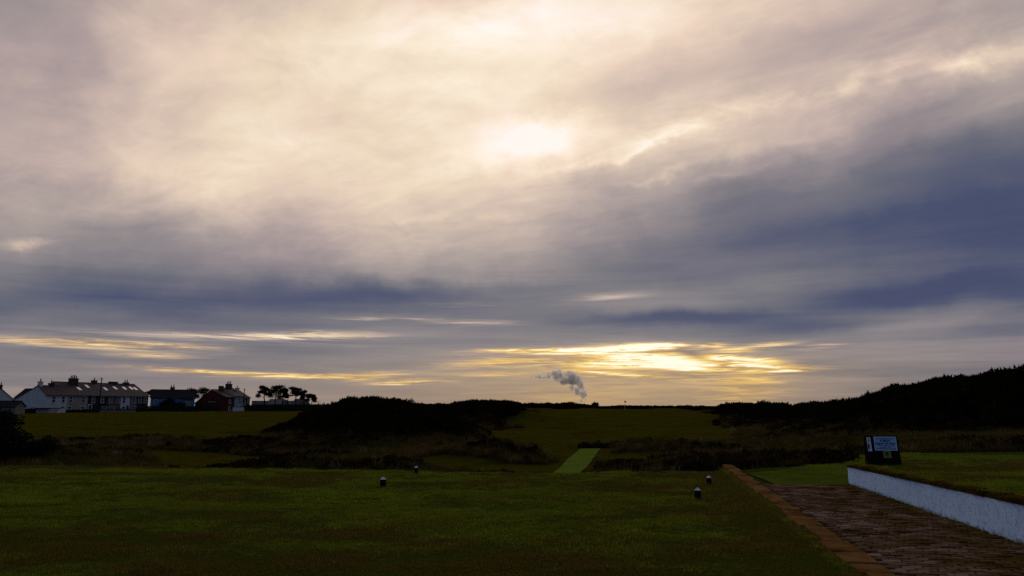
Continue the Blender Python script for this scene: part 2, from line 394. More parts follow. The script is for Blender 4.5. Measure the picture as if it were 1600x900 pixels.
def height(x, y, detail=True):
    x = np.asarray(x, float); y = np.asarray(y, float)
    z = valley(x, y)
    if detail:
        rr = smooth(24, 32, y)
        z = z + rr * (fbm(x * .11, y * .11, 4) - .5) * .55 * smooth(30, 60, np.hypot(x, y) + 8) * (1 - .3 * fair(x, y))
    for P, w, hb in list(MOUNDS.values()) + list(RIDGES.values()):
        d, zc = poly_dist(P, x, y)
        if detail: d = d + (fbm(x * .35 + 5, y * .35, 3) - .5) * w * .5
        k = np.exp(-(np.maximum(d, 0) / w) ** 2)
        z = z + np.maximum(zc - z, 0) * k
    # right flank rises towards the thicket
    kx, kn = rel(W0, WD, WN, x, y)
    up = smooth(-.2, 30., kn - .1) * smooth(-30, 30, y)
    # tee platform
    e = edge(x) + (fbm(x * .8, y * .2 + 3, 3) - .5) * .5
    ke = (x - WALL_RATIO * y) * .9
    kn2 = np.where(y > W1.y - .2, np.minimum(kn, ke + .10), kn)
    right = np.where(y > W1.y - .2, smooth(0., .7, kn2 - .1), smooth(0., .12, kn - .14))
    far = smooth(W1.y + 2.2, W1.y + .1, y)
    zr = np.clip(wall_top(kx), .16, .6) + .012 * np.maximum(kn, 0)
    plat = np.where(right > 0, zr * right, 0.)
    inside = smooth(e + .35, e - .15, y)
    inside = np.maximum(inside, 0)
    zz = z * (1 - inside) + plat * inside
    # beyond the wall the right hand ground keeps its level and meets the slope
    rt = smooth(-.2, 1.5, ke) * smooth(e - 1, e + .5, y)
    zright = np.interp(y, [15, 20, 30, 45, 70], [.28, .22, -.1, -.3, -.4])
    zz = zz * (1 - rt) + np.maximum(zz, zright + .02 * np.maximum(kn, 0)) * rt
    if detail: zz = zz + inside * (fbm(x * .3, y * .3, 3) - .5) * .04 * (1 - smooth(2., 3., rel(K0, KD, KNRM, x, y)[1] + 2.4))
    # the paved path bed
    sk, nk = rel(K0, KD, KNRM, x, y)
    bed = smooth(-.35, -.15, nk) * smooth(.12, .0, kn) * smooth(K1.y + .4, K1.y - .3, y)
    zz = zz * (1 - bed) + (-.03) * bed
    return zz
def inpoly(poly, x, y):
    """signed distance, positive inside"""
    poly = np.array(poly); ins = np.zeros(x.shape, bool); dm = np.full(x.shape, 1e9)
    for (ax, ay), (bx, by) in zip(poly, np.roll(poly, -1, 0)):
        c = ((ay > y) != (by > y)) & (x < (bx - ax) * (y - ay) / (by - ay + 1e-12) + ax); ins ^= c
        L2 = (bx - ax) ** 2 + (by - ay) ** 2
        t = np.clip(((x - ax) * (bx - ax) + (y - ay) * (by - ay)) / L2, 0, 1)
        dm = np.minimum(dm, np.hypot(x - ax - t * (bx - ax), y - ay - t * (by - ay)))
    return np.where(ins, dm, -dm)
def w2(px, d): return (at(px, 634, d).x, d)
FAIRWAY = [w2(770, 42), w2(860, 33), w2(955, 33), w2(935, 44), w2(1075, 46), w2(1068, 40), w2(1125, 34), w2(1112, 48), w2(1140, 72), w2(1150, 105), w2(1105, 160), w2(1000, 190), w2(900, 205), w2(835, 165), w2(815, 105), w2(775, 72), w2(745, 58)]
HOLLOWS = [w2(655, 32), w2(800, 27), w2(1000, 24), w2(1140, 24), w2(1160, 34), w2(1135, 46), w2(760, 47), w2(690, 41)]
FIELD = [w2(-300, 62), w2(60, 60), w2(380, 60), w2(460, 64), w2(485, 75), w2(505, 110), w2(505, 215), w2(-300, 215)]
DELL = [w2(225, 46), w2(215, 38), w2(300, 29), w2(440, 31), w2(420, 40), w2(330, 44)]
def fair(x, y):
    n = (fbm(x * .25, y * .25, 3) - .5)
    f = smooth(-2.5, 3., inpoly(FAIRWAY, x, y) + n * 7)
    f2 = smooth(-1.2, 1.2, inpoly(HOLLOWS, x, y) + n * 4)
    for nm_ in ('hummock', 'knoll', 'heather', 'front_rough'):
        P, w, hb = MOUNDS[nm_]; d, _ = poly_dist(P, x, y); f2 = f2 * smooth(w * .75, w * 1.2, d + n * w * .8)
    f = np.maximum(f, f2)
    g = smooth(-1., 1.5, inpoly(FIELD, x, y) + n * 4)
    h = smooth(-.8, .8, inpoly(DELL, x, y) + n * 2)
    return np.maximum(np.maximum(f, g), h)
def lawn(x, y):
    e = edge(x); n = (fbm(x * 1.2, y * 1.2, 3) - .5)
    t = smooth(.1, -.15, y - e + n * .35)
    return t
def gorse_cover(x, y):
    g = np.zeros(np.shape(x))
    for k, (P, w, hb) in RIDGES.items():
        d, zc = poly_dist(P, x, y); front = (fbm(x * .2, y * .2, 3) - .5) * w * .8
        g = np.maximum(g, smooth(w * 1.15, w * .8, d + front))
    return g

def build_ground():
    a_f = np.concatenate([np.linspace(-180, -48, 45)[:-1], np.linspace(-48, 48, 620), np.linspace(48, 180, 45)[1:]])
    rad = [0.]; r = 2.5
    while r < 6500:
        rad.append(r); r *= 1.0085 if r < 75 else (1.02 if r < 350 else 1.12)
    rad = np.array(rad[1:]); A, Rr = np.meshgrid(np.radians(a_f), rad)
    x = np.sin(A) * Rr; y = np.cos(A) * Rr
    z = height(x.ravel(), y.ravel()).reshape(x.shape)
    V = np.stack([x, y, z], -1).reshape(-1, 3)
    na, nr = len(a_f), len(rad)
    i, j = np.meshgrid(np.arange(na - 1), np.arange(nr - 1)); b = (j * na + i).ravel()
    Fc = np.stack([b, b + 1, b + na + 1, b + na], -1)[:, ::-1]
    V = np.vstack([V, [[0, 0, 0]]])
    me = np_mesh('ground', V, Fc, None, True)
    x, y = V[:, 0], V[:, 1]
    fr = fair(x, y); lw = lawn(x, y); kx, kn = rel(W0, WD, WN, x, y)
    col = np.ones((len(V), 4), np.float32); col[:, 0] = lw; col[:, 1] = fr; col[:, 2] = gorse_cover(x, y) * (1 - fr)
    at_ = me.color_attributes.new('cover', 'FLOAT_COLOR', 'POINT'); at_.data.foreach_set('color', col.ravel())
    return me
GREEN1, GREEN2 = (.038, .047, .008), (.056, .064, .012)
def ground_material():
    m_ = bpy.data.materials.new('turf_and_rough'); m_.use_nodes = True; t = m_.node_tree; N = NB(t); b = t.nodes['Principled BSDF']
    b.inputs['Roughness'].default_value = 1; b.inputs['Specular IOR Level'].default_value = 0
    tc_ = t.nodes.new('ShaderNodeTexCoord'); v = tc_.outputs['Object']
    a_ = t.nodes.new('ShaderNodeAttribute'); a_.attribute_name = 'cover'; s = t.nodes.new('ShaderNodeSeparateColor'); t.links.new(a_.outputs['Color'], s.inputs[0])
    big = N.noise(v, .22, 5, .6, .4); mid = N.noise(v, 1.3, 6, .65, .3); fine = N.noise(v, 22, 4, .7)
    vary = N.m('ADD', N.m('MULTIPLY', big, .5), N.m('MULTIPLY', mid, .5))
    lawnc = N.ramp(vary, [(.34, (.052, .040, .006)), (.46, (.046, .048, .005)), (.56, (.040, .058, .005)), (.68, (.062, .072, .010))])
    fairc = N.ramp(vary, [(.34, (.026, .016, .002)), (.43, (.052, .035, .002)), (.50, (.062, .050, .002)), (.56, (.054, .052, .002)), (.66, (.10, .078, .006))])
    rough = N.ramp(N.m('ADD', N.m('MULTIPLY', mid, .6), N.m('MULTIPLY', fine, .4)), [(.36, (.022, .012, .004)), (.5, (.045, .029, .008)), (.64, (.080, .056, .015))])
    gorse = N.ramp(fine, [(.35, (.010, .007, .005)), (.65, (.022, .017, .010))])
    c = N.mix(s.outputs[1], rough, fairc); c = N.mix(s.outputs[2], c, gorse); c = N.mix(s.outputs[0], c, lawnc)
    c = N.mix(1., c, N.ramp(fine, [(.3, .62), (.7, 1.3)]), 'RGBA', 'MULTIPLY')
    t.links.new(c, b.inputs['Base Color'])
    bn = t.nodes.new('ShaderNodeBump'); bn.inputs['Strength'].default_value = .9; bn.inputs['Distance'].default_value = .06
    t.links.new(N.m('ADD', fine, N.m('MULTIPLY', mid, 1.5)), bn.inputs['Height']); t.links.new(bn.outputs[0], b.inputs['Normal'])
    return m_
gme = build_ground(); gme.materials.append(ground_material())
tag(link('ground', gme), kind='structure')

def sheet_on(name, pts_left, pts_right, n, lift, m_, cross=6):
    """a strip laid on the ground between two edge lines"""
    V = []; Fc = []
    pl, pr = np.array(pts_left, float), np.array(pts_right, float)
    ts = np.linspace(0, 1, n); tl = np.linspace(0, 1, len(pl))
    L_ = np.stack([np.interp(ts, tl, pl[:, k]) for k in (0, 1)], -1); R_ = np.stack([np.interp(ts, tl, pr[:, k]) for k in (0, 1)], -1)
    for i in range(n):
        for j in range(cross + 1):
            p = L_[i] + (R_[i] - L_[i]) * j / cross; V.append((p[0], p[1], 0))
    V = np.array(V); V[:, 2] = height(V[:, 0], V[:, 1]) + lift
    for i in range(n - 1):
        for j in range(cross):
            a = i * (cross + 1) + j; Fc.append((a, a + 1, a + cross + 2, a + cross + 1))
    return np_mesh(name, V, np.array(Fc), m_, True)

# ------------------------------------------------------------------ paved path, kerb, turf mats
m_brick = mat('worn_brick', (.030, .016, .011), (.060, .036, .026), 30, .75, .6, 160, spec=.3)
m_bed = mat('path_bed', (.030, .015, .007), (.050, .026, .012), 8, 1, .8, 60, spec=0)
m_mat = mat('green_matting', (.115, .150, .013), (.150, .185, .022), 1.1, 1., .5, 180, spec=0.)
m_mat2 = mat('worn_green_matting', (.055, .066, .005), (.085, .105, .010), .9, 1., .5, 180, spec=0.)
def Kp(s, n): p = K0 + KD * s + KNRM * n; return p
path_len = (K1 - K0).length
# the path: bed plus brick setts, as far as the matting starts
far_s = rel(K0, KD, KNRM, ground_hit(1250, 757).x, ground_hit(1250, 757).y)[0]
def wallx(s_k):   # offset from kerb line to the wall at distance s along the kerb
    p = Kp(s_k, 0); sk, nk = rel(W0, WD, WN, p.x, p.y); return -nk
L_ = [Kp(s, .12)[:2] for s in np.linspace(-5, far_s, 12)]; R_ = [Kp(s, wallx(s) - .005)[:2] for s in np.linspace(-5, far_s, 12)]
path = tag(link('path', sheet_on('path', L_, R_, 40, .008, m_bed, 8)), kind='structure')
sk_v, sk_f = [], []
s = -3.0; row = 0
while s < far_s - .04:
    wdt = wallx(s); n = .17 + (.105 if row % 2 else 0)
    while n < wdt - .12:
        if random.random() < .97:
            c = Kp(s + .05 + random.uniform(-.006, .006), n + .1); hx = .098 * random.uniform(.9, 1); hy = .045 * random.uniform(.88, 1); zt = random.gauss(0, .0035); tx, ty = random.gauss(0, .0022), random.gauss(0, .003)
            zb = -.022; n0 = len(sk_v)
            for zz, sh in ((zb - .02, 1), (zb + .010, 1), (zb + .016, .9)):
                for (ax, ay) in ((-1, -1), (1, -1), (1, 1), (-1, 1)):
                    q = c + KNRM * (ax * hx * sh) + KD * (ay * hy * sh); sk_v.append((q.x, q.y, zz + (zt + ax * tx + ay * ty if zz > zb else 0)))
            for k in range(2):
                for e_ in range(4): sk_f.append((n0 + k * 4 + e_, n0 + k * 4 + (e_ + 1) % 4, n0 + k * 4 + 4 + (e_ + 1) % 4, n0 + k * 4 + 4 + e_))
            sk_f.append((n0 + 8, n0 + 9, n0 + 10, n0 + 11))
        n += .205
    s += .102; row += 1
def island_mat(name, stops, rough=.8, spec=.3, bump=.5, moss=None):
    m_ = bpy.data.materials.new(name); m_.use_nodes = True; t = m_.node_tree; N = NB(t); b = t.nodes['Principled BSDF']
    b.inputs['Roughness'].default_value = rough; b.inputs['Specular IOR Level'].default_value = spec
    g = t.nodes.new('ShaderNodeNewGeometry'); v = t.nodes.new('ShaderNodeTexCoord').outputs['Object']
    big = N.noise(v, .9, 5, .6, .5); fine = N.noise(v, 45, 5, .7)
    f = N.m('ADD', N.m('ADD', N.m('MULTIPLY', g.outputs['Random Per Island'], .36), N.m('MULTIPLY', big, .42)), N.m('MULTIPLY', fine, .3))
    c = N.ramp(f, stops)
    if moss:
        off = N.m('SUBTRACT', N.vm('DOT_PRODUCT', v, (KNRM.x, KNRM.y, 0)), K0.x * KNRM.x + K0.y * KNRM.y)
        c = N.mix(N.ss(N.m('ADD', N.noise(v, 2.1, 6, .65, .4), N.m('MULTIPLY', off, .07)), .50, .68), c, (*moss, 1))
    t.links.new(c, b.inputs['Base Color'])
    bn = t.nodes.new('ShaderNodeBump'); bn.inputs['Strength'].default_value = bump; bn.inputs['Distance'].default_value = .01
    t.links.new(fine, bn.inputs['Height']); t.links.new(bn.outputs[0], b.inputs['Normal'])
    return m_
m_sett = island_mat('brick_setts', [(.30, (.105, .048, .022)), (.5, (.150, .074, .040)), (.64, (.20, .108, .066)), (.74, (.24, .145, .098)), (.84, (.34, .24, .17))], 1., 0., .5, (.080, .043, .010))
st = link('brick', new_mesh('brick', sk_v, sk_f, [m_sett]), path); st['kind'] = 'stuff'
# kerb stones
m_kerb = mat('red_sandstone', (.11, .040, .010), (.26, .115, .036), 2.0, 1., .7, 50, c3=(.14, .10, .03), spec=0, lo=.36, hi=.66)
kerb = thing('path_edging', 'line of orange red sandstone slabs edging the brick path beside the lawn', 'kerb', (K0.x, K0.y, -.05))
s = -4.2; prot = []
while s < path_len + .3:
    ln = random.uniform(.34, .75); w = random.uniform(.22, .32); mb = MB()
    j = lambda a: random.uniform(-a, a)
    b_, t_ = [], []
    off = j(.012)
    for (u, v_) in ((0, -1), (1, -1), (1, 1), (0, 1)):
        q = Kp(s + .012 + u * (ln - .024), v_ * w / 2 + off + j(.012)) - Vector((K0.x, K0.y, -.05))
        b_.append((q.x, q.y, -.04)); t_.append((q.x, q.y, .088 + j(.016)))
    mb.hexa(b_, t_); mb.build('slab', m_kerb, kerb, bevel=.012)
    s += ln
# green matting beyond the setts, reaching the wall end
A_ = [ground_hit(px, py) for px, py in ((1214, 757), (1190, 747), (1166, 738.5))]
B_ = [ground_hit(px, py) for px, py in ((1326, 757), (1328, 741), (1329, 723))]
def mat_sheet(name, L, Rr, n, lift, m_, th=.012): return sheet_on(name, [p[:2] for p in L], [p[:2] for p in Rr], n, lift, m_, 8)
tag(link('turf_mat', mat_sheet('turf_mat', A_, B_, 12, .02, m_mat2)), 'sheet of green artificial turf where the brick path ends at the white wall', 'turf mat')
# walkway strip climbing from the dip
def g_at(px, d): return Vector((at(px, 634, d).x, d, 0))
wa, wb = np.array(g_at(889, 30)), np.array(g_at(922, 42)); wd = (wb - wa); wh = np.array([.56, 0, 0])
Lm = [Vector(wa - wh - wd * .35), Vector(wb - wh)]; Rm = [Vector(wa + wh - wd * .35), Vector(wb + wh)]
tag(link('walkway_mat', mat_sheet('walkway_mat', Lm, Rm, 40, .03, m_mat)), 'straight strip of bright green walkway matting running up towards the fairway', 'walkway mat')
Lm = [g_at(1400, 17.6), g_at(1500, 17.4), g_at(1600, 17.2), g_at(1800, 17)]; Rm = [g_at(1425, 19.6), g_at(1500, 19.4), g_at(1600, 19.2), g_at(1800, 19)]
tag(link('turf_strip', mat_sheet('turf_strip', Lm, Rm, 30, .02, m_mat2)), 'pale green artificial turf strip crossing the grass behind the notice board', 'turf mat')

# ------------------------------------------------------------------ white wall with stone coping
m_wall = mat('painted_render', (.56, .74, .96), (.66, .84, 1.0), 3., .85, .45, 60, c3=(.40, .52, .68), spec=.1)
m_cop = mat('mossy_coping', (.030, .017, .003), (.075, .038, .008), 5, 1, .8, 50, c3=(.036, .034, .004), spec=0)
def splash(m_):
    t = m_.node_tree; N = NB(t); b = t.nodes['Principled BSDF']; src_ = b.inputs['Base Color'].links[0].from_socket
    v = t.nodes.new('ShaderNodeTexCoord').outputs['Object']; z = N.sep(v)[2]
    d = N.ss(N.m('ADD', N.m('MULTIPLY', z, -7.), N.m('MULTIPLY', N.noise(v, 9., 6, .7, .4), 1.9)), .62, 1.15)
    c = N.mix(N.m('MULTIPLY', d, .85), src_, (.10, .055, .035, 1))
    st_ = N.ss(N.noise(N.vm('MULTIPLY', v, (3.2, 3.2, .35)), 1.6, 6, .7, .3), .55, .78)
    c = N.mix(N.m('MULTIPLY', st_, .45), c, (.20, .21, .20, 1))
    sp_ = N.ss(N.noise(v, 55., 3, .6), .60, .70); c = N.mix(N.m('MULTIPLY', sp_, .3), c, (.22, .28, .37, 1))
    t.links.new(c, b.inputs['Base Color'])
splash(m_wall)
wall = thing('garden_wall', 'low white painted wall with mossy stone coping beside the brick path', 'wall', (W1.x, W1.y, 0))
def Wp(s, n, z): p = W0 + WD * s + WN * n; return (p.x - W1.x, p.y - W1.y, z)
ss_ = np.linspace(-6, WALL_LEN, 40)
V = []; Fc = []
for s in ss_:
    ht = float(wall_top(s)) - .012 + random.uniform(-.004, .004)
    V += [Wp(s, random.uniform(-.004, .004), -.12), Wp(s, random.uniform(-.004, .004), ht), Wp(s, .2, ht), Wp(s, .2, -.12)]
for i in range(len(ss_) - 1):
    for k in range(4): a = i * 4 + k; b = i * 4 + (k + 1) % 4; Fc.append((a, b, b + 4, a + 4))
Fc += [(3, 2, 1, 0)]; n = (len(ss_) - 1) * 4; Fc += [(n, n + 1, n + 2, n + 3)]
link('render_face', new_mesh('render_face', V, Fc, [m_wall]), wall)
s = -6.
while s < WALL_LEN:
    ln = random.uniform(.28, .5); ln = min(ln, WALL_LEN - s + .02); mb = MB(); b_, t_ = [], []
    oh = random.uniform(.012, .03)
    for (u, v_) in ((0, -oh), (1, -oh), (1, .23), (0, .23)):
        sx = s + .006 + u * (ln - .012); zz = float(wall_top(sx))
        b_.append(Wp(sx, v_, zz - .012)); t_.append(Wp(sx, v_ + random.uniform(-.01, .01), zz + random.uniform(.018, .072)))
    mb.hexa(b_, t_); mb.build('coping_stone', m_cop, wall, bevel=.009); s += ln

# ------------------------------------------------------------------ notice board
m_black = mat('black_timber', (.010, .006, .005), (.016, .010, .008), 8, 1., .3, 60, stretch=(1, 1, .2), spec=0.)
m_notice = mat('blue_white_panel', (.25, .38, .56), (.30, .44, .62), 3, .5, spec=.4)
m_white = mat('white_panel', (.55, .58, .66), (.62, .65, .72), 4, .5, spec=.4)
m_green = mat('yellow_green_sticker', (.17, .23, .05), (.24, .30, .08), 5, .6)
m_navy = mat('navy_print', (.008, .014, .07), (.012, .020, .09), 8, .6)
m_dkgreen = mat('dark_green_print', (.012, .045, .012), (.02, .06, .016), 8, .6)
BY = 16.2
bp = at(1383, 722, BY); bz = height(np.array([bp.x]), np.array([bp.y]))[0]
S = BY / F * 1.0           # metres per photo pixel there
board = thing('notice_board', 'black timber notice box with public right of way panel behind the wall end', 'sign', (bp.x, bp.y, bz), R(-6))
H_ = (722 - 683) * S + (bp.z - bz); Wd = 50 * S
mb = MB(); mb.hexa([(-Wd / 2, 0, -.1), (Wd / 2, 0, -.1), (Wd / 2 + .06, .34, -.1), (-Wd / 2 + .06, .34, -.1)], [(-Wd / 2, .03, H_), (Wd / 2 - .05, .03, H_), (Wd / 2 - .05, .16, H_), (-Wd / 2, .16, H_)])
mb.build('cabinet', m_black, board, bevel=.006)
tilt = math.atan2(.03, H_ + .1)
def face_pt(px, py, out=0.):   # photo pixel to board plane
    z = H_ - (py - 683.) * S; x = (px - 1383) * S; y = .03 * (z + .1) / (H_ + .1) - out
    return Vector((x, y, z))
def panel(name, px0, py0, px1, py1, m_, out, parent, th=.006, skew=0.):
    mb = MB(); q = [face_pt(px0 + skew, py1, out), face_pt(px1 + skew, py1, out), face_pt(px1, py0, out), face_pt(px0, py0, out)]
    mb.hexa([p + Vector((0, th, 0)) for p in q], q); return mb.build(name, m_, parent)
def txt(body, px, py, hpx, wpx, m_, out, parent, name='lettering'):
    cu = bpy.data.curves.new(name, 'FONT'); cu.body = body; cu.align_x = 'CENTER'; cu.align_y = 'CENTER'; cu.size = 1; cu.offset = .035; cu.resolution_u = 2
    o = bpy.data.objects.new(name, cu); C.objects.link(o); bpy.context.view_layer.update()
    me = bpy.data.meshes.new_from_object(o.evaluated_get(bpy.context.evaluated_depsgraph_get())); bpy.data.objects.remove(o)
    V = np.array([v.co for v in me.vertices]); w = np.ptp(V[:, 0]); h = np.ptp(V[:, 1])
    cx, cyy = (V[:, 0].max() + V[:, 0].min()) / 2, (V[:, 1].max() + V[:, 1].min()) / 2
    for v in me.vertices:
        p = face_pt(px + (v.co.x - cx) / w * wpx, py - (v.co.y - cyy) / h * hpx, out); v.co = p
    me.materials.clear(); me.materials.append(m_); return link(name, me, parent)
pn = panel('notice_panel', 1369, 684, 1402, 705, m_notice, .008, board, skew=1.)
m_rim = mat('panel_rim', (.42, .52, .66), (.46, .56, .70), 5, .5)
mb = MB()
for (a0, b0, a1, b1) in ((1369.6, 684.5, 1401.6, 685.3), (1370.4, 703.7, 1402.3, 704.5), (1369.6, 685.3, 1370.5, 703.7), (1401.1, 685.3, 1402.2, 703.7)):
    q = [face_pt(a0, b1, .010), face_pt(a1, b1, .010), face_pt(a1, b0, .010), face_pt(a0, b0, .010)]; mb.hexa([p + Vector((0, .0015, 0)) for p in q], q)
mb.build('border', m_rim, pn)
txt('PUBLIC', 1386, 690.1, 3.3, 15, m_navy, .0112, pn); txt('RIGHT OF WAY', 1386, 694.5, 3.3, 29.5, m_navy, .0112, pn)
for (cx, y0, wd, hh, seed) in ((1385.5, 687.0, 26, .8, 1), (1385, 697.4, 18, .9, 2), (1397.2, 697.6, 3, 1.2, 5), (1386, 699.9, 17, .9, 3), (1386.5, 702.3, 30, 1.1, 4)):   # illegible small print
    r_ = random.Random(seed); mb = MB(); x = cx - wd / 2
    while x < cx + wd / 2 - .3:
        l = r_.uniform(.8, 2.6); l = min(l, cx + wd / 2 - x)
        q = [face_pt(x, y0 + hh / 2, .0112), face_pt(x + l, y0 + hh / 2, .0112), face_pt(x + l, y0 - hh / 2, .0112), face_pt(x, y0 - hh / 2, .0112)]
        mb.hexa([p + Vector((0, .0008, 0)) for p in q], q); x += l + .35
    mb.build('small_print', m_navy, pn)
sp = panel('side_strip', 1358.7, 685, 1364.3, 706, m_white, .008, board, skew=1.3)
q_ = MB()
for (x0, x1, y0, y1) in ((1361.0, 1364.3, 694, 703.6),):
    mbp = [face_pt(1360.9 + .5 + (x1 - x0) / 2 * math.cos(t) * .8, (y0 + y1) / 2 + (y1 - y0) / 2 * math.sin(t), .0095) for t in np.linspace(0, 2 * math.pi, 25)[:-1]]
    q_.poly(mbp)
q_.build('arrow_mark', m_black, sp)
for k, (y0, g_) in enumerate(((687.2, 1.), (689.4, 1.), (691.4, .8))):
    mb = MB(); q = [face_pt(1360.0 + .2 * k, y0 + .6, .0095), face_pt(1362.6 + .2 * k, y0 + .6, .0095), face_pt(1362.6 + .2 * k, y0 - .6, .0095), face_pt(1360.0 + .2 * k, y0 - .6, .0095)]
    mb.hexa([p + Vector((0, .0008, 0)) for p in q], q); mb.build('small_print', m_black, sp)
sk_ = panel('sticker', 1381.3, 705.9, 1392.2, 715.8, m_green, .008, board, skew=.8)
for (cx, cyy, rx, ry, mm) in ((1387, 709, 3.2, 2.3, m_dkgreen), (1387, 712.1, 5, .45, m_black), (1387.4, 714.2, 4.2, .5, m_dkgreen)):
    mb = MB(); mb.poly([face_pt(cx + rx * math.cos(t), cyy + ry * math.sin(t), .0095) for t in np.linspace(0, 2 * math.pi, 21)[:-1]]); mb.build('emblem', mm, sk_)

# ------------------------------------------------------------------ tee markers
m_post = mat('dark_marker_paint', (.008, .006, .008), (.014, .010, .012), 12, 1., .3, 60, spec=0.)
m_cap = mat('chipped_white_paint', (.55, .54, .55), (.78, .77, .78), 14, .6, .4, 80, c3=(.2, .18, .17))
def marker(px, py, rot, label, hgt=.165, w=.095):
    g = ground_hit(px, py); t = thing('tee_marker', label, 'tee marker', (g.x, g.y, height(np.array([g.x]), np.array([g.y]))[0] - .01), R(rot), 'tee markers on the lawn')
    mb = MB(); a = w / 2; mb.hexa([(-a, -a, 0), (a, -a, 0), (a, a, 0), (-a, a, 0)], [(-a * .94, -a * .94, hgt * .9), (a * .94, -a * .94, hgt * .9), (a * .94, a * .94, hgt * .9), (-a * .94, a * .94, hgt * .9)])
    mb.build('post', m_post, t, bevel=.006)
    mb = MB(); c = a * 1.04; z0, z1 = hgt * .902, hgt * 1.17
    mb.v = [(-c, -c, z0), (c, -c, z0), (c, c, z0), (-c, c, z0), (-c * .25, -c * .25, z1), (c * .25, -c * .25, z1), (c * .25, c * .25, z1), (-c * .25, c * .25, z1)]
    mb.f = [(3, 2, 1, 0), (4, 5, 6, 7), (0, 1, 5, 4), (1, 2, 6, 5), (2, 3, 7, 6), (3, 0, 4, 7)]
    mb.build('cap', m_cap, t, bevel=.005)
marker(598.5, 760, 38, 'dark post tee marker in open grass below the gorse hillock, cap set cornerwise')
marker(650, 739, 5, 'dark post tee marker with rounded white cap at the lawn edge below the gorse hillock', .15, .085)
marker(1090.5, 781, 52, 'slim dark tee marker with white cap set cornerwise, out on the grass from the edging', .17, .085)
marker(1108, 756, 4, 'dark tee marker with pointed white cap beside the far end of the path edging', .155, .085)

# ------------------------------------------------------------------ scattered vegetation (uncountable)
def scatter(name, pts, rot, scl, idx, sources, label, cat, parent=None):
    me = bpy.data.meshes.new(name); n = len(pts)
    me.vertices.add(n); me.vertices.foreach_set('co', np.asarray(pts, np.float32).ravel())
    for nm, ty, dat in (('rot', 'FLOAT_VECTOR', rot), ('scl', 'FLOAT_VECTOR', scl)):
        a = me.attributes.new(nm, ty, 'POINT'); a.data.foreach_set('vector', np.asarray(dat, np.float32).ravel())
    a = me.attributes.new('idx', 'INT', 'POINT'); a.data.foreach_set('value', np.asarray(idx, np.int32))
    o = link(name, me); tag(o, label, cat, kind='stuff')
    g = bpy.data.node_groups.new(name + '_scatter', 'GeometryNodeTree')
    g.interface.new_socket('Geometry', in_out='INPUT', socket_type='NodeSocketGeometry'); g.interface.new_socket('Geometry', in_out='OUTPUT', socket_type='NodeSocketGeometry')
    nn = g.nodes.new; gi, go = nn('NodeGroupInput'), nn('NodeGroupOutput')
    mp = nn('GeometryNodeMeshToPoints'); g.links.new(gi.outputs[0], mp.inputs[0])
    iop = nn('GeometryNodeInstanceOnPoints'); g.links.new(mp.outputs[0], iop.inputs['Points'])
    jn = nn('GeometryNodeJoinGeometry')
    for s_ in reversed(sources):
        oi = nn('GeometryNodeObjectInfo'); oi.inputs['Object'].default_value = s_; oi.inputs['As Instance'].default_value = True
        g.links.new(oi.outputs['Geometry'], jn.inputs[0])
    g.links.new(jn.outputs[0], iop.inputs['Instance']); iop.inputs['Pick Instance'].default_value = True
    def na(nm, ty):
        q = nn('GeometryNodeInputNamedAttribute'); q.data_type = ty; q.inputs['Name'].default_value = nm; return q.outputs['Attribute']
    g.links.new(na('idx', 'INT'), iop.inputs['Instance Index']); g.links.new(na('rot', 'FLOAT_VECTOR'), iop.inputs['Rotation']); g.links.new(na('scl', 'FLOAT_VECTOR'), iop.inputs['Scale'])
    g.links.new(iop.outputs[0], go.inputs[0])
    md = o.modifiers.new('scatter', 'NODES'); md.node_group = g
    return o
def src(name, V, Fc, m_):
    me = np_mesh(name, V, Fc, m_); return bpy.data.objects.new(name, me)
def blade_clump(name, n, rad, hgt, wid, m_, lean=.5, seed=0, bend=.3):
    r = np.random.default_rng(seed); V = []; Fc = []
    for i in range(n):
        a = r.uniform(0, 2 * math.pi); q = rad * math.sqrt(r.random()); bx, by = q * math.cos(a), q * math.sin(a)
        h = hgt * r.uniform(.45, 1.); ld = r.uniform(0, 2 * math.pi); l = lean * r.uniform(.1, 1) * h; w = wid * r.uniform(.6, 1.2)
        wx, wy = -math.sin(ld) * w / 2, math.cos(ld) * w / 2; mx, my = bx + math.cos(ld) * l * bend, by + math.sin(ld) * l * bend
        k = len(V)
        V += [(bx - wx, by - wy, -.01), (bx + wx, by + wy, -.01), (mx + wx * .8, my + wy * .8, h * .6), (mx - wx * .8, my - wy * .8, h * .6), (bx + math.cos(ld) * l, by + math.sin(ld) * l, h)]
        Fc += [(k, k + 1, k + 2), (k, k + 2, k + 3), (k + 3, k + 2, k + 4)]
    return src(name, np.array(V), np.array(Fc), m_)
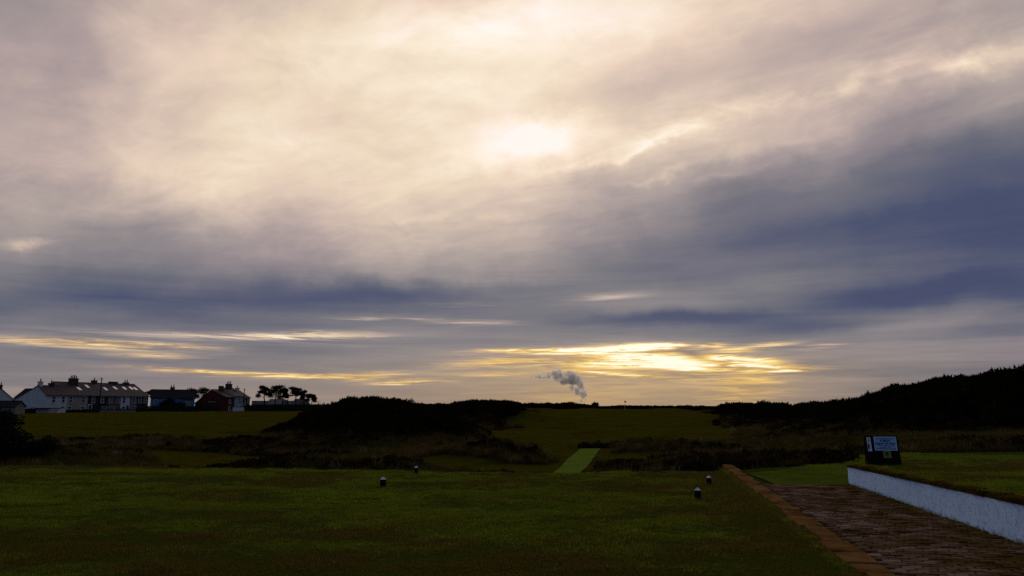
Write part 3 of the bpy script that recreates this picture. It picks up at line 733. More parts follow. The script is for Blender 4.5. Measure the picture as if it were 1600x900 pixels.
def spiky_bush(name, m_, n=420, seed=0, flat=.75, sprig=.16, core=.80):
    """a mound of short upright sprigs over a lumpy heart, about 1 m across and 0.8 m tall"""
    r = np.random.default_rng(seed); V = []; Fc = []
    lob = [(r.uniform(-.28, .28), r.uniform(-.28, .28), r.uniform(.28, .5), r.uniform(.22, .34)) for _ in range(7)]
    lob.append((0, 0, .3, .42))
    bm = bmesh.new()
    for (lx, ly, lz, lr) in lob:
        bmesh.ops.create_icosphere(bm, subdivisions=1, radius=lr * core, matrix=Matrix.Translation((lx, ly, lz * flat)))
    bmesh.ops.triangulate(bm, faces=bm.faces)
    bm.verts.ensure_lookup_table()
    for v in bm.verts: V.append(tuple(v.co * r.uniform(.9, 1.08)))
    for f in bm.faces: Fc.append(tuple(v.index for v in f.verts))
    bm.free()
    for i in range(n):
        lx, ly, lz, lr = lob[r.integers(len(lob))]
        u = r.uniform(-.35, 1); t = r.uniform(0, 2 * math.pi); s = math.sqrt(1 - u * u)
        d = Vector((s * math.cos(t), s * math.sin(t), u)); p = Vector((lx, ly, lz * flat)) + d * lr * r.uniform(.72, 1.0)
        up = (d + Vector((0, 0, r.uniform(-.1, .7))) + Vector(r.normal(0, .3, 3))).normalized(); L = sprig * r.uniform(.5, 1.5)
        for k in range(3):
            a = up.orthogonal().normalized(); a.rotate(Matrix.Rotation(r.uniform(0, 6.28), 3, up)); dd = (up + a * r.uniform(.15, .7)).normalized(); w = up.cross(a).normalized() * L * r.uniform(.16, .34)
            j = len(V); q = p + up * L * .25 * k
            V += [tuple(q - w), tuple(q + w), tuple(q + dd * L)]; Fc.append((j, j + 1, j + 2))
    return src(name, np.array(V), np.array(Fc), m_)
def grassmat(name, c1, c2, tr=.5):
    m_ = bpy.data.materials.new(name); m_.use_nodes = True; t = m_.node_tree; N = NB(t); t.nodes.remove(t.nodes['Principled BSDF'])
    g = t.nodes.new('ShaderNodeNewGeometry'); oi = t.nodes.new('ShaderNodeObjectInfo')
    f = N.m('ADD', N.m('MULTIPLY', g.outputs['Random Per Island'], .5), N.m('MULTIPLY', oi.outputs['Random'], .5))
    c = N.ramp(f, [(.1, c1), (.9, c2)]); d = t.nodes.new('ShaderNodeBsdfDiffuse'); l = t.nodes.new('ShaderNodeBsdfTranslucent'); mx = t.nodes.new('ShaderNodeMixShader'); mx.inputs[0].default_value = tr
    t.links.new(c, d.inputs[0]); t.links.new(c, l.inputs[0]); t.links.new(d.outputs[0], mx.inputs[1]); t.links.new(l.outputs[0], mx.inputs[2]); t.links.new(mx.outputs[0], t.nodes['Material Output'].inputs[0])
    return m_
m_grass = grassmat('mown_grass', (.088, .098, .005), (.20, .225, .018)); m_grassl = grassmat('lush_grass', (.10, .125, .005), (.215, .255, .018))
m_grassb = grassmat('tired_dimmed_grass', (.082, .056, .006), (.155, .105, .02))  # also carries the painted darkening of the near lawn
m_straw = grassmat('rough_straw', (.036, .022, .005), (.125, .080, .024), .4)
m_roughg = grassmat('rough_green', (.034, .026, .005), (.085, .066, .014), .4)
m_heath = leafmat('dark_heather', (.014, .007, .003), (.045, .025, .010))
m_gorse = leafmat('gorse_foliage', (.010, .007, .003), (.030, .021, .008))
grassS = [blade_clump('g%d' % i, 70, .16, .026, .0035, m_grass, 1.2, i) for i in range(4)] + [blade_clump('gb%d' % i, 45, .16, .022, .0035, m_grassb, 1.4, 10 + i) for i in range(2)] + [blade_clump('gl%d' % i, 70, .15, .032, .004, m_grassl, 1.2, 14 + i) for i in range(2)]
roughS = [blade_clump('r%d' % i, 60, .22, .42, .010, m_straw, 1.0, 20 + i, .25) for i in range(3)] + [blade_clump('rg%d' % i, 60, .26, .32, .012, m_roughg, 1.1, 30 + i, .25) for i in range(3)]
m_pale = grassmat('bleached_glint_grass', (.16, .12, .05), (.30, .24, .13), .4)
roughS += [blade_clump('rp%d' % i, 26, .24, .5, .012, m_pale, 1.0, 70 + i, .25) for i in range(2)]
grassS += [blade_clump('gp', 9, .12, .03, .005, m_pale, 1.6, 75)]  # sparse bleached blades that also paint glints into the lawn
heathS = [spiky_bush('h%d' % i, m_heath, 200, 40 + i, .6, .14) for i in range(3)]
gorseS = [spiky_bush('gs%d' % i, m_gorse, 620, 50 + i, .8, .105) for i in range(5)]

_dummy = None
def attrs(n, smin, smax, kinds, tilt=.15, flat=1.):
    rot = np.stack([rng.normal(0, tilt, n), rng.normal(0, tilt, n), rng.uniform(0, 6.283, n)], -1)
    s_ = rng.uniform(smin, smax, n); scl = np.stack([s_, s_, s_ * flat * rng.uniform(.85, 1.15, n)], -1)
    return rot, scl, rng.integers(0, kinds, n)
# mown lawn of the tee and the grass behind the wall
N_ = 52000
az_ = rng.uniform(-R(38), R(38), N_); rr_ = 6. + 18. * rng.random(N_) ** 1.25
x, y = np.sin(az_) * rr_, np.cos(az_) * rr_
sk_, nk_ = rel(K0, KD, KNRM, x, y); kx_, kn_ = rel(W0, WD, WN, x, y)
ok = (lawn(x, y) > .5) & ((nk_ < -.19) | (kn_ > .27)) & ~((inpoly([g_at(1395, 17.4)[:2], g_at(1830, 16.8)[:2], g_at(1830, 19.2)[:2], g_at(1420, 19.8)[:2]], x, y)) > 0)
x, y = x[ok], y[ok]
rot, scl, idx = attrs(len(x), .75, 1.25, 4, .1)
pn_ = fbm(x * .45 + 3, y * .9, 4) + rng.normal(0, .05, len(x)); pg_ = fbm(x * .35 + 40, y * .8 + 9, 4) + rng.normal(0, .05, len(x))
brown = pn_ + np.interp(y, [7, 9.5, 12, 16], [.24, .16, .0, -.05]) + np.where(rel(W0, WD, WN, x, y)[1] > 0, .05, 0) > .55  # more brown towards the camera paints in the dark foreground
lush = (pg_ + np.where(y > 12.5, .03, -.08) > .56) & ~brown
brown |= (rel(K0, KD, KNRM, x, y)[1] > -1.3 + rng.normal(0, .3, len(x))) & (rel(W0, WD, WN, x, y)[1] < 0)
lush &= ~brown
idx = np.where(brown, 4 + rng.integers(0, 2, len(x)), np.where(lush, 6 + rng.integers(0, 2, len(x)), idx))
thin = fbm(x * 1.1 + 11, y * 2.2, 3) + rng.normal(0, .06, len(x)) < .42 + np.interp(y, [7, 10, 13], [.16, .09, 0])  # near clumps shrunk too, deepening the painted foreground darkening
scl *= (.55 + .95 * fbm(x * .8, y * 1.6, 3))[:, None]; scl[thin] *= .45
idx = np.where(rng.random(len(x)) < .02, 8, idx)
# ragged edges: tufts over the kerb, at the wall foot and along the coping
ex, ey, ez, es = [], [], [], []
for i in range(650):
    s_ = random.uniform(-1.5, path_len); p = Kp(s_, -.19 + random.gauss(0, .03)); ex.append(p.x); ey.append(p.y); ez.append(-.005); es.append(random.uniform(.5, 1.25))
for i in range(420):
    s_ = random.uniform(-5, WALL_LEN); p = W0 + WD * s_ + WN * random.uniform(-.10, -.01); ex.append(p.x); ey.append(p.y); ez.append(-.02); es.append(random.uniform(.3, .9) * (1.8 if random.random() < .15 else 1))
for i in range(520):
    s_ = random.uniform(-5, WALL_LEN); p = W0 + WD * s_ + WN * (.20 + random.gauss(0, .035)); ex.append(p.x); ey.append(p.y); ez.append(float(wall_top(s_)) + .03); es.append(random.uniform(.5, 1.5))
r2, s2, i2 = attrs(len(ex), 1, 1, 4, .2); s2 *= np.array(es)[:, None] * 1.15; s2[:, :2] *= .6; i2 = np.where(rng.random(len(ex)) < .55, 4 + i2 % 2, i2)
P_ = np.vstack([np.stack([x, y, height(x, y)], -1), np.stack([ex, ey, ez], -1)]); rot = np.vstack([rot, r2]); scl = np.vstack([scl, s2]); idx = np.concatenate([idx, i2])
scatter('lawn_grass', P_, rot, scl, idx, grassS, 'short mown grass of the tee and the bank behind the wall', 'grass')
# rough grass and heather on the dunes
N_ = 70000
az_ = rng.uniform(-R(40), R(40), N_); rr_ = 19. * (150 / 19.) ** (rng.random(N_) ** 1.0)
x, y = np.sin(az_) * rr_, np.cos(az_) * rr_
lw, fr, gc = lawn(x, y), fair(x, y), gorse_cover(x, y)
clump = fbm(x * .22, y * .22, 4) + rng.normal(0, .06, len(x))
mat_zone = (inpoly([p[:2] for p in ((g_at(852, 25)), (g_at(905, 25)), (g_at(945, 43)), (g_at(900, 43)))], x, y) > -.3) | (inpoly([A_[0][:2], B_[0][:2], B_[2][:2], A_[2][:2]], x, y) > -.15) | (inpoly([g_at(1390, 17.4)[:2], g_at(1830, 16.8)[:2], g_at(1830, 19.3)[:2], g_at(1418, 19.9)[:2]], x, y) > -.1)
boardz = np.hypot(x - bp.x, y - bp.y) < .7
ok = (lw < .4) & (fr < .45 + rng.normal(0, .05, len(x))) & (gc < .7) & ~mat_zone & ~boardz & (y > 15.5)
x, y, clump, gc = x[ok], y[ok], clump[ok], gc[ok]
rot, scl, idx = attrs(len(x), .55, 1.15, 3, .12)
far = np.hypot(x, y); scl *= (1 + np.clip((far - 45) / 60, 0, 1.3))[:, None]
scl *= np.where(far < 23, .45, 1.)[:, None]
idx = np.where(clump > .5, idx, idx + 3)
pale = rng.random(len(x)) < np.where(x < -12, .055, .03); idx = np.where(pale, 6 + rng.integers(0, 2, len(x)), idx); scl[pale] *= .8
scatter('rough_grass', np.stack([x, y, height(x, y)], -1), rot, scl, idx, roughS, 'dry tussocky rough grass covering the dunes', 'rough grass')
N_ = 60000
az_ = rng.uniform(-R(40), R(40), N_); rr_ = 24. * (110 / 24.) ** rng.random(N_)
x, y = np.sin(az_) * rr_, np.cos(az_) * rr_
md_ = np.zeros(len(x))
for nm_, (P, w, hb) in MOUNDS.items():
    d, _ = poly_dist(P, x, y); md_ = np.maximum(md_, smooth(w * 1.5, w * .4, d) * (1. if nm_ in ('bank', 'left_rough', 'toe') else .45))
for P, w, hb in RIDGES.values():
    d, _ = poly_dist(P, x, y); md_ = np.maximum(md_, smooth(w * 2.1, w * 1.0, d))
hz = fbm(x * .18 + 9, y * .18, 4)
mat_zone = (inpoly([p[:2] for p in ((g_at(846, 24)), (g_at(912, 24)), (g_at(952, 43)), (g_at(893, 43)))], x, y) > -.2)
ok = (hz + md_ * .22 + rng.normal(0, .05, len(x)) > .68) & (fair(x, y) < .35) & (lawn(x, y) < .2) & ~mat_zone & (np.hypot(x - bp.x, y - bp.y) > 3)
x, y = x[ok], y[ok]
rot, scl, idx = attrs(len(x), .25, .62, 3, .2, .9)
far = np.hypot(x, y); scl *= (1 + np.clip((far - 45) / 50, 0, 1.2))[:, None]
scatter('heather', np.stack([x, y, height(x, y) - .05], -1), rot, scl, idx, heathS, 'low dark heather and scrub on the dune flanks', 'heather')
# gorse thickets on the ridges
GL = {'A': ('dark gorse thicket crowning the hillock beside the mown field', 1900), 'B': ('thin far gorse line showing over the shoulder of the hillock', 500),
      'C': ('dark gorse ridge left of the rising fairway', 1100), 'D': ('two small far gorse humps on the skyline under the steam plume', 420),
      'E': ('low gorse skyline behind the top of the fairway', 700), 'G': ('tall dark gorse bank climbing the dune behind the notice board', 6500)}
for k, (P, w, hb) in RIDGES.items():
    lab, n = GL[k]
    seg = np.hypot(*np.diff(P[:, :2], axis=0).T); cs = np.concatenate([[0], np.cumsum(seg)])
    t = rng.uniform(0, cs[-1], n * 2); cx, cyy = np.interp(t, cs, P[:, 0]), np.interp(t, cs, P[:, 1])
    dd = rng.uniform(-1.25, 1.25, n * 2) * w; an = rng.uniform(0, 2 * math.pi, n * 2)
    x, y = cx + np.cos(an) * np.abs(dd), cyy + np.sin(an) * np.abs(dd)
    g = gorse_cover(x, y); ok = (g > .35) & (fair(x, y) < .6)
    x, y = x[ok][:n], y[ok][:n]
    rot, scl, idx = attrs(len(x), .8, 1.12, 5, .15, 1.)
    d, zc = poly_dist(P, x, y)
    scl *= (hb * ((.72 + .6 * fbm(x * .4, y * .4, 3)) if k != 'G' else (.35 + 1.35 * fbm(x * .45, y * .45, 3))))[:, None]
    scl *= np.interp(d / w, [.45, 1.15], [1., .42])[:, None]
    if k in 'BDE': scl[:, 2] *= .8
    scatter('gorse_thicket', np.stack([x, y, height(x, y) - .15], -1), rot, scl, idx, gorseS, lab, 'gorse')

# ------------------------------------------------------------------ foliage things: bushes, hedges, trees
m_bark = mat('pine_bark', (.020, .014, .010), (.034, .024, .016), 4, .9, .5, 20, stretch=(1, 1, .3))
m_needle = leafmat('pine_needles', (.010, .012, .007), (.024, .026, .014))
m_leafd = leafmat('hedge_leaves', (.008, .009, .006), (.024, .022, .012))
def leaf_cloud(cent, rad, n, size, r, V, Fc, shell=.55):
    cx, cyy, cz = cent; rx, ry, rz = rad
    u = r.uniform(-1, 1, n); t = r.uniform(0, 2 * math.pi, n); q = np.sqrt(1 - u * u); k = r.uniform(shell, 1.0, n)
    P = np.stack([cx + rx * k * q * np.cos(t), cyy + ry * k * q * np.sin(t), cz + rz * k * u], -1)
    d1 = r.normal(0, 1, (n, 3)); d1 /= np.linalg.norm(d1, axis=1)[:, None]; d2 = np.cross(d1, r.normal(0, 1, (n, 3))); d2 /= np.linalg.norm(d2, axis=1)[:, None]
    s_ = size * r.uniform(.5, 1.3, n)[:, None]
    b = len(V); V += [tuple(p) for p in np.stack([P - d1 * s_, P + d1 * s_, P + d2 * s_ * 1.4], 1).reshape(-1, 3)]
    Fc += [(b + 3 * i, b + 3 * i + 1, b + 3 * i + 2) for i in range(n)]
def bush(name, label, cat, loc, size, seed, n=2600, leaf=.09, m_=None, group=None, twigs=True):
    r = np.random.default_rng(seed); t = thing(name, label, cat, loc, 0, group); V, Fc = [], []
    sx, sy, sz = size
    for i in range(11):
        c = (r.uniform(-.55, .55) * sx, r.uniform(-.5, .5) * sy, r.uniform(.15, .68) * sz)
        leaf_cloud(c, (sx * r.uniform(.28, .48), sy * r.uniform(.28, .48), sz * r.uniform(.2, .34)), n // 11, leaf, r, V, Fc, .35)
    link('foliage', np_mesh('foliage', np.array(V), np.array(Fc), m_ or m_leafd), t)
    mb = MB()
    for i in range(6):
        e = (r.uniform(-.5, .5) * sx, r.uniform(-.5, .5) * sy, sz * r.uniform(.5, .8)); mb.tube([(0, 0, -.2), (e[0] * .4, e[1] * .4, e[2] * .5), e], [.05 * sz * .4, .03 * sz * .4, .012 * sz * .4], 5)
    mb.build('stem', m_bark, t); return t
def hz_at(px, d): p = at(px, 634, d); return float(height(np.array([p.x]), np.array([p.y]))[0])
def gp(px, d, dz=0.): p = at(px, 634, d); return (p.x, p.y, hz_at(px, d) + dz)
bush('thorn_bush', 'large dark bush at the near corner of the mown field', 'bush', gp(-14, 33), (2.0, 1.8, 2.5), 3, 9000, .075)
bush('scrub_bush', 'low dark scrub bush in front of the large dark bush', 'bush', gp(62, 34), (1.1, 1.0, .9), 4, 2200, .05)
bush('scrub_bush', 'low brown scrub bush on the bank in front of the mown field', 'bush', gp(118, 40), (1.3, 1.0, .75), 5, 2200, .05)
def pine(label, px, d, py_top, py_crown, spread, seed, layers=4, lean=0., group='pines by the far cottages', base_dz=0.):
    r = np.random.default_rng(seed); loc = gp(px, d); top = at(px, py_top, d).z - loc[2]; cb = at(px, py_crown, d).z - loc[2]
    t = thing('pine_tree', label, 'tree', (loc[0], loc[1], loc[2] - .1), 0, group)
    mb = MB(); k = top / 7.
    tr = [(0, 0, 0), (lean * .3, .1, cb * .5), (lean * .7 + r.uniform(-.2, .2), 0, cb), (lean, 0, top * .92)]
    mb.tube(tr, [.24 * k, .19 * k, .14 * k, .05 * k], 8)
    V, Fc = [], []; m = 9
    for i in range(m):
        f = (i + .5) / m; z = cb + (top - cb) * (f ** .85); a = r.uniform(0, 6.28); ro = spread * 1.25 * (1.0 - .4 * f) * r.uniform(.35, .95)
        cx, cyy = lean * .8 + ro * math.cos(a), ro * math.sin(a) * .8
        mb.tube([(lean * .6, 0, max(z - (top - cb) * .25, cb * .8)), (cx * .6 + lean * .2, cyy * .6, z - .2), (cx, cyy, z)], [.08 * k, .05 * k, .02 * k], 5)
        leaf_cloud((cx, cyy, z), (spread * r.uniform(.45, .72), spread * r.uniform(.45, .72), (top - cb) * r.uniform(.17, .28)), 620, .14, r, V, Fc, .2)
    leaf_cloud((lean, 0, top - (top - cb) * .12), (spread * .55, spread * .5, (top - cb) * .16), 420, .13, r, V, Fc, .2)
    mb.build('trunk', m_bark, t, smooth_=True); link('crown', np_mesh('crown', np.array(V), np.array(Fc), m_needle), t)
    return t
pine('broad dark pine first in the row right of the brick terrace', 414, 262, 603.5, 619, 2.4, 11, lean=-.5)
pine('tallest dense pine in the row with a double rounded crown', 429, 262, 602.5, 622, 3.0, 12, lean=.4)
pine('slender sparse pine between the dense pine and the flat topped pine', 441, 268, 607, 618, 1.5, 13)
pine('small low pine under the gap in the row of pines', 449, 272, 616, 621, 1.5, 14)
pine('flat topped pine standing on two thin trunks', 462, 262, 605.5, 618, 2.4, 15, lean=-.2)
pine('leaning feathery pine beside the flat topped pine', 476, 260, 611, 623, 1.5, 16, lean=-.6)
pine('small drooping pine at the end of the row beside the dunes', 485, 258, 616, 627, 1.6, 17, lean=.6)
pine('round headed tree close to the pale gable of the blue house', 299, 300, 608, 624, 3.2, 18, group='trees behind the blue house')
pine('wide spreading tree beside the red brick gable', 321, 302, 607, 625, 3.8, 19, group='trees behind the blue house')
pine('dark tree top rising over the end of the stone terrace', 238, 262, 609, 616, 2.6, 20, group='trees behind the blue house')
def hedge(label, px0, d0, px1, d1, h, w, seed, leaf=.16, dens=60, name='hedge', group=None):
    r = np.random.default_rng(seed); a = Vector(gp(px0, d0)); b = Vector(gp(px1, d1)); L = (b - a); n = int(L.length * dens)
    t = thing(name, label, 'hedge', a, 0, group); V, Fc = [], []
    for i in range(int(L.length / .8) + 1):
        f = (i + .5) / (int(L.length / .8) + 1); c = L * f; hh = h * r.uniform(.8, 1.2)
        leaf_cloud((c.x, c.y, c.z + hh * .45), (.75, w * .6, hh * .55), int(dens * .8), leaf, r, V, Fc, .3)
    link('foliage', np_mesh('foliage', np.array(V), np.array(Fc), m_leafd), t)
    core = MB(); nrm = Vector((-L.y, L.x, 0)).normalized() * w * .3
    core.hexa([-nrm + Vector((0, 0, -.3)), L - nrm + Vector((0, 0, -.3)), L + nrm + Vector((0, 0, -.3)), nrm + Vector((0, 0, -.3))], [-nrm + Vector((0, 0, h * .7)), L - nrm + Vector((0, 0, h * .7)), L + nrm + Vector((0, 0, h * .7)), nrm + Vector((0, 0, h * .7))])
    core.build('branches', m_leafd, t); return t
hedge('dark garden hedge along the foot of the white gabled house', -10, 186, 62, 192, 1.7, 1.6, 31)
hedge('low clipped hedge along the front gardens of the stone terrace', 88, 199, 236, 226, 1.0, 1.2, 32)
hedge('overgrown dark hedge between the blue house and the red brick gable', 236, 228, 345, 236, 2.1, 2., 33)
hedge('long dark hedge running under the row of pines', 384, 238, 500, 232, 2.6, 2.6, 34)
bush('garden_tree', 'dense dark garden tree hiding the front of the blue house', 'tree', gp(268, 236), (4.0, 3., 5.0), 35, 4800, .17)
bush('garden_tree', 'dark rounded garden tree before the window of the blue house', 'tree', gp(256, 238), (2.6, 2.4, 3.6), 38, 3200, .16)
bush('garden_shrub', 'bare topped shrub beside the pale gable of the blue house', 'bush', gp(284, 240), (2., 2., 3.6), 36, 700, .12)

# ------------------------------------------------------------------ houses
m_slate = mat('slate_roof', (.058, .036, .030), (.105, .066, .052), 1.2, .8, .6, 6, stretch=(1, 1, 2.), spec=.1)
m_slated = mat('dark_slate_roof', (.016, .012, .012), (.030, .022, .020), 1.2, .9, .6, 6, spec=.05)
m_wht = mat('white_roughcast', (.44, .42, .40), (.54, .52, .49), .8, .9, .4, 12)
m_crm = mat('cream_roughcast', (.36, .28, .22), (.44, .35, .28), .8, .9, .4, 12)
m_pnk = mat('pinkish_stucco', (.29, .21, .165), (.36, .265, .21), .8, .9, .4, 12)
m_tan = mat('greybrown_stucco', (.10, .068, .052), (.14, .095, .075), .8, .9, .4, 12)
m_gry = mat('grey_stucco', (.12, .10, .095), (.17, .145, .135), .8, .9, .4, 12)
m_stone = mat('dark_stone', (.030, .016, .012), (.055, .030, .022), 2.5, .9, .7, 14)
m_red = mat('red_brick', (.060, .014, .010), (.090, .021, .015), 2.5, .9, .6, 14)
m_blue = mat('blue_paint', (.045, .14, .31), (.06, .18, .38), .8, .8, .3, 12)
m_palebl = mat('pale_blue_render', (.17, .17, .19), (.22, .22, .24), .8, .9, .3, 12)
m_glass = mat('window_glass', (.012, .014, .018), None, rough=.08, spec=.5)
m_frame = mat('window_frame', (.45, .44, .44), (.6, .58, .56), 3, .6)
m_sky = mat('skylight_glass', (.85, .83, .80), None, rough=.06, spec=1.0); m_sky.node_tree.nodes['Principled BSDF'].inputs['Metallic'].default_value = .9
m_chim = mat('chimney_brick', (.045, .028, .024), (.075, .045, .036), 3, .9, .6, 20)
m_pot = mat('chimney_pot', (.05, .028, .02), (.08, .045, .03), 6, .85)
m_door = mat('door_paint', (.03, .03, .035), (.045, .045, .05), 3, .6)
def house(name, label, loc, rz, Wd, Dp, rt, he, hr, hb, wallm, roofm=None, group=None, windows=(), doors=(), chim=(), sky=(), gable_win=(), over=(.25, .25), low=-.6, pots=2, gutter=True):
    """local x runs along the front, y into the depth, z up; ridge at depth rt, eaves he, ridge hr, rear eaves hb"""
    roofm = roofm or m_slate
    t = thing(name, label, 'house', loc, rz, group)
    mb = MB(); prof = [(0, low), (0, he), (rt, hr), (Dp, hb), (Dp, low)]
    mb.poly([(0, y, z) for y, z in prof]); mb.poly([(Wd, y, z) for y, z in prof])
    for (a, b) in zip(prof, prof[1:] + prof[:1]): mb.poly([(0, *a), (Wd, *a), (Wd, *b), (0, *b)])
    w_ = mb.build('wall', wallm, t)
    mb = MB(); ov = .35; th = .14; x0, x1 = -over[0], Wd + over[1]
    sf = (hr - he) / rt; sb = (hr - hb) / (Dp - rt)
    top = [(-ov, he - ov * sf), (rt, hr), (Dp + ov, hb - ov * sb)]
    for (a, b) in zip(top, top[1:]):
        mb.hexa([(x0, a[0], a[1] + .02), (x1, a[0], a[1] + .02), (x1, b[0], b[1] + .02), (x0, b[0], b[1] + .02)], [(x0, a[0], a[1] + th), (x1, a[0], a[1] + th), (x1, b[0], b[1] + th), (x0, b[0], b[1] + th)])
    roof = mb.build('roof', roofm, t)
    rg = MB(); rg.tube([(x0, rt, hr + th + .02), (x1, rt, hr + th + .02)], [.12, .12], 6); rg.build('ridge_tiles', roofm, roof)
    if gutter:
        g = MB(); g.box(x0, x1, -ov - .1, -ov + .01, he - ov * sf - .02, he - ov * sf + .09); g.build('gutter', m_door, roof)
    for (cx, z, ww, hh) in windows:
        mb = MB(); mb.box(cx - ww / 2, cx + ww / 2, -.03, .05, z - hh / 2, z + hh / 2); wn = mb.build('window', m_glass, t)
        mb = MB(); b = .09
        mb.box(cx - ww / 2 - b, cx - ww / 2 + .02, -.07, .03, z - hh / 2, z + hh / 2); mb.box(cx + ww / 2 - .02, cx + ww / 2 + b, -.07, .03, z - hh / 2, z + hh / 2)
        mb.box(cx - ww / 2 - b, cx + ww / 2 + b, -.072, .03, z + hh / 2 - .02, z + hh / 2 + b)
        mb.box(cx - ww / 2 + .021, cx + ww / 2 - .021, -.066, .028, z - .06, z + .06); mb.build('frame', m_frame, wn)
        mb = MB(); mb.box(cx - ww / 2 - .2, cx + ww / 2 + .2, -.16, .02, z - hh / 2 - .16, z - hh / 2 - .005); mb.build('sill', m_frame, wn)
    for (cx, ww, hh) in doors:
        mb = MB(); mb.box(cx - ww / 2, cx + ww / 2, -.03, .05, -.2, hh); dr = mb.build('door', m_door, t)
        mb = MB(); mb.box(cx - ww / 2 - .16, cx - ww / 2 + .02, -.09, .03, -.2, hh); mb.box(cx + ww / 2 - .02, cx + ww / 2 + .16, -.09, .03, -.2, hh); mb.box(cx - ww / 2 - .16, cx + ww / 2 + .16, -.092, .03, hh - .02, hh + .2); mb.build('frame', m_frame, dr)
    for (y, z, ww, hh) in gable_win:
        mb = MB(); mb.box(-.03, .05, y - ww / 2, y + ww / 2, z - hh / 2, z + hh / 2); wn = mb.build('window', m_glass, t)
        mb = MB(); mb.box(-.1, .02, y - ww / 2 - .1, y + ww / 2 + .1, z - hh / 2 - .14, z - hh / 2); mb.build('sill', m_frame, wn)
    for (cx, cy_, ww, dd, ztop, npot, mm) in chim:
        mb = MB(); zb = hr - abs(cy_ - rt) * max(sf, sb) - .6
        mb.box(cx - ww / 2, cx + ww / 2, cy_ - dd / 2, cy_ + dd / 2, zb, ztop - .25); mb.box(cx - ww / 2 - .08, cx + ww / 2 + .08, cy_ - dd / 2 - .08, cy_ + dd / 2 + .08, ztop - .248, ztop)
        ch = mb.build('chimney', mm or m_chim, t)
        for k in range(npot):
            f = (k + .5) / npot; ax = cx - ww / 2 + ww * f if ww > dd else cx; ay = cy_ if ww > dd else cy_ - dd / 2 + dd * f; h = .75 + .25 * ((k * 7) % 3) / 2
            mb = MB(); mb.tube([(ax, ay, ztop - .02), (ax, ay, ztop + h * .8), (ax, ay, ztop + h)], [.17, .13, .16], 8); mb.build('chimney_pot', m_pot, ch)
    for (cx, f, ww, lf) in sky:     # fraction up the front slope
        y0, y1 = rt * (f - lf / 2), rt * (f + lf / 2); zf = lambda y: he + sf * y + th
        mb = MB(); mb.hexa([(cx - ww / 2, y0, zf(y0) - .02), (cx + ww / 2, y0, zf(y0) - .02), (cx + ww / 2, y1, zf(y1) - .02), (cx - ww / 2, y1, zf(y1) - .02)],
                           [(cx - ww / 2, y0, zf(y0) + .07), (cx + ww / 2, y0, zf(y0) + .07), (cx + ww / 2, y1, zf(y1) + .07), (cx - ww / 2, y1, zf(y1) + .07)])
        mb.build('skylight', m_sky, roof)
    return t
TH = R(69); FD = Vector((math.cos(TH), math.sin(TH), 0)); ND = Vector((-math.sin(TH), math.cos(TH), 0))
def row_pos(P0, px):     # distance along a house row where a photo column cuts it
    k = ray(px, 634); k = k.x / k.y; return (k * P0.y - P0.x) / (FD.x - k * FD.y)
T0 = Vector(gp(70, 200)); T0.z = -.25
def tl(px): return row_pos(T0, px)
SPEC = [  # px from, to, wall, ridge depth, ridge height, label, windows, doors
    (70, 104.5, m_wht, 'white end house of the terrace with plain gable and catslide roof', (83, 98), (98,), 'white'),
    (104.5, 136.5, m_pnk, 'pale pinkish terrace house next to the white end house', (109.5, 129), (109, 129), 'pink'),
    (136.5, 154, m_stone, 'dark stone terrace house behind the telegraph pole', (145,), (), 'stone'),
    (154, 168, m_stone, 'dark stone terrace house with one bright framed window beside the grey brown house', (159,), (), 'stone'),
    (168, 188, m_tan, 'grey brown rendered terrace house with pale window surrounds', (172, 184), (), 'tan'),
    (188, 202, m_wht, 'narrow white terrace house between two grey brown houses', (193,), (193,), 'white2'),
    (202, 213.5, m_gry, 'narrow grey terrace house beside the narrow white one', (208.5,), (208,), 'grey'),
    (213.5, 231, m_stone, 'dark stone end house of the terrace with two pale window mullions', (218, 226), (), 'end')]
CHI = {0: [(.6, 3.3, .9, .9, 8.35, 1, m_wht), ((tl(90.5) - 0), 3.3, 1.1, 1.0, 8.0, 1, None)], 1: [(tl(124) - tl(104.5) + 1.6, 5.2, 2.2, 1.3, 9.6, 4, None)], 3: [(tl(162) - tl(154) + 1.5, 6.4, 1.3, 1., 9.3, 1, None)],
       5: [(tl(187) - tl(188) + 2.6, 6.4, 2.6, 1., 9.1, 0, None)], 7: [(tl(204) - tl(213.5) + 3.3, 6.3, 1.5, 1., 9.0, 2, None)]}
SKYL = {1: [(132.5, .48)], 2: [(149, .7)], 4: [(171, .52)], 5: [(181.5 + 7, .62)], 6: [(203, .62)], 7: [(214, .64), (220, .6)]}
for i, (a, b, wm, lab, wins, drs, _) in enumerate(SPEC):
    s0, s1 = tl(a), tl(b); p = T0 + FD * s0
    rt, hr, Dp, hb = (3.3, 7.15, 12.2, 3.3) if i == 0 else (6.4, 8.35, 12.6, 4.3)
    wl_ = [(tl(w) - s0, 3.55, .85, 1.5) for w in wins] + [(tl(w) - s0, .95, .95, 1.3) for w in (drs if i not in (1,) else drs)]
    dl = []
    if i == 2: dl = [(.8, .95, 2.1)]
    if i in (4,): wl_ += [(tl(175) - s0, .95, 1.5, 1.1)]
    if i == 3: wl_ += [(tl(163) - s0, .95, 1.6, 1.1)]
    if i == 5: dl = [(tl(199) - s0, .9, 2.)]
    sk_l = []
    for (px, f) in SKYL.get(i, ()):
        x_ = tl(px) - s0 + rt * f * .0
        sk_l.append((min(max(x_ + 1.0, .7), s1 - s0 - .6), f, .95, .22))
    house('terrace_house', lab, p, TH, s1 - s0 - .012, Dp, rt, 4.75, hr, hb, wm, None, 'cottages of the long terrace', wl_, dl, CHI.get(i, ()), sk_l,
          gable_win=((11.2, 2.4, 1.4, .5), (11.2, 1.7, 1.4, .4)) if i == 0 else (), over=(.2 if i == 0 else -.01, .25 if i == 7 else -.003))
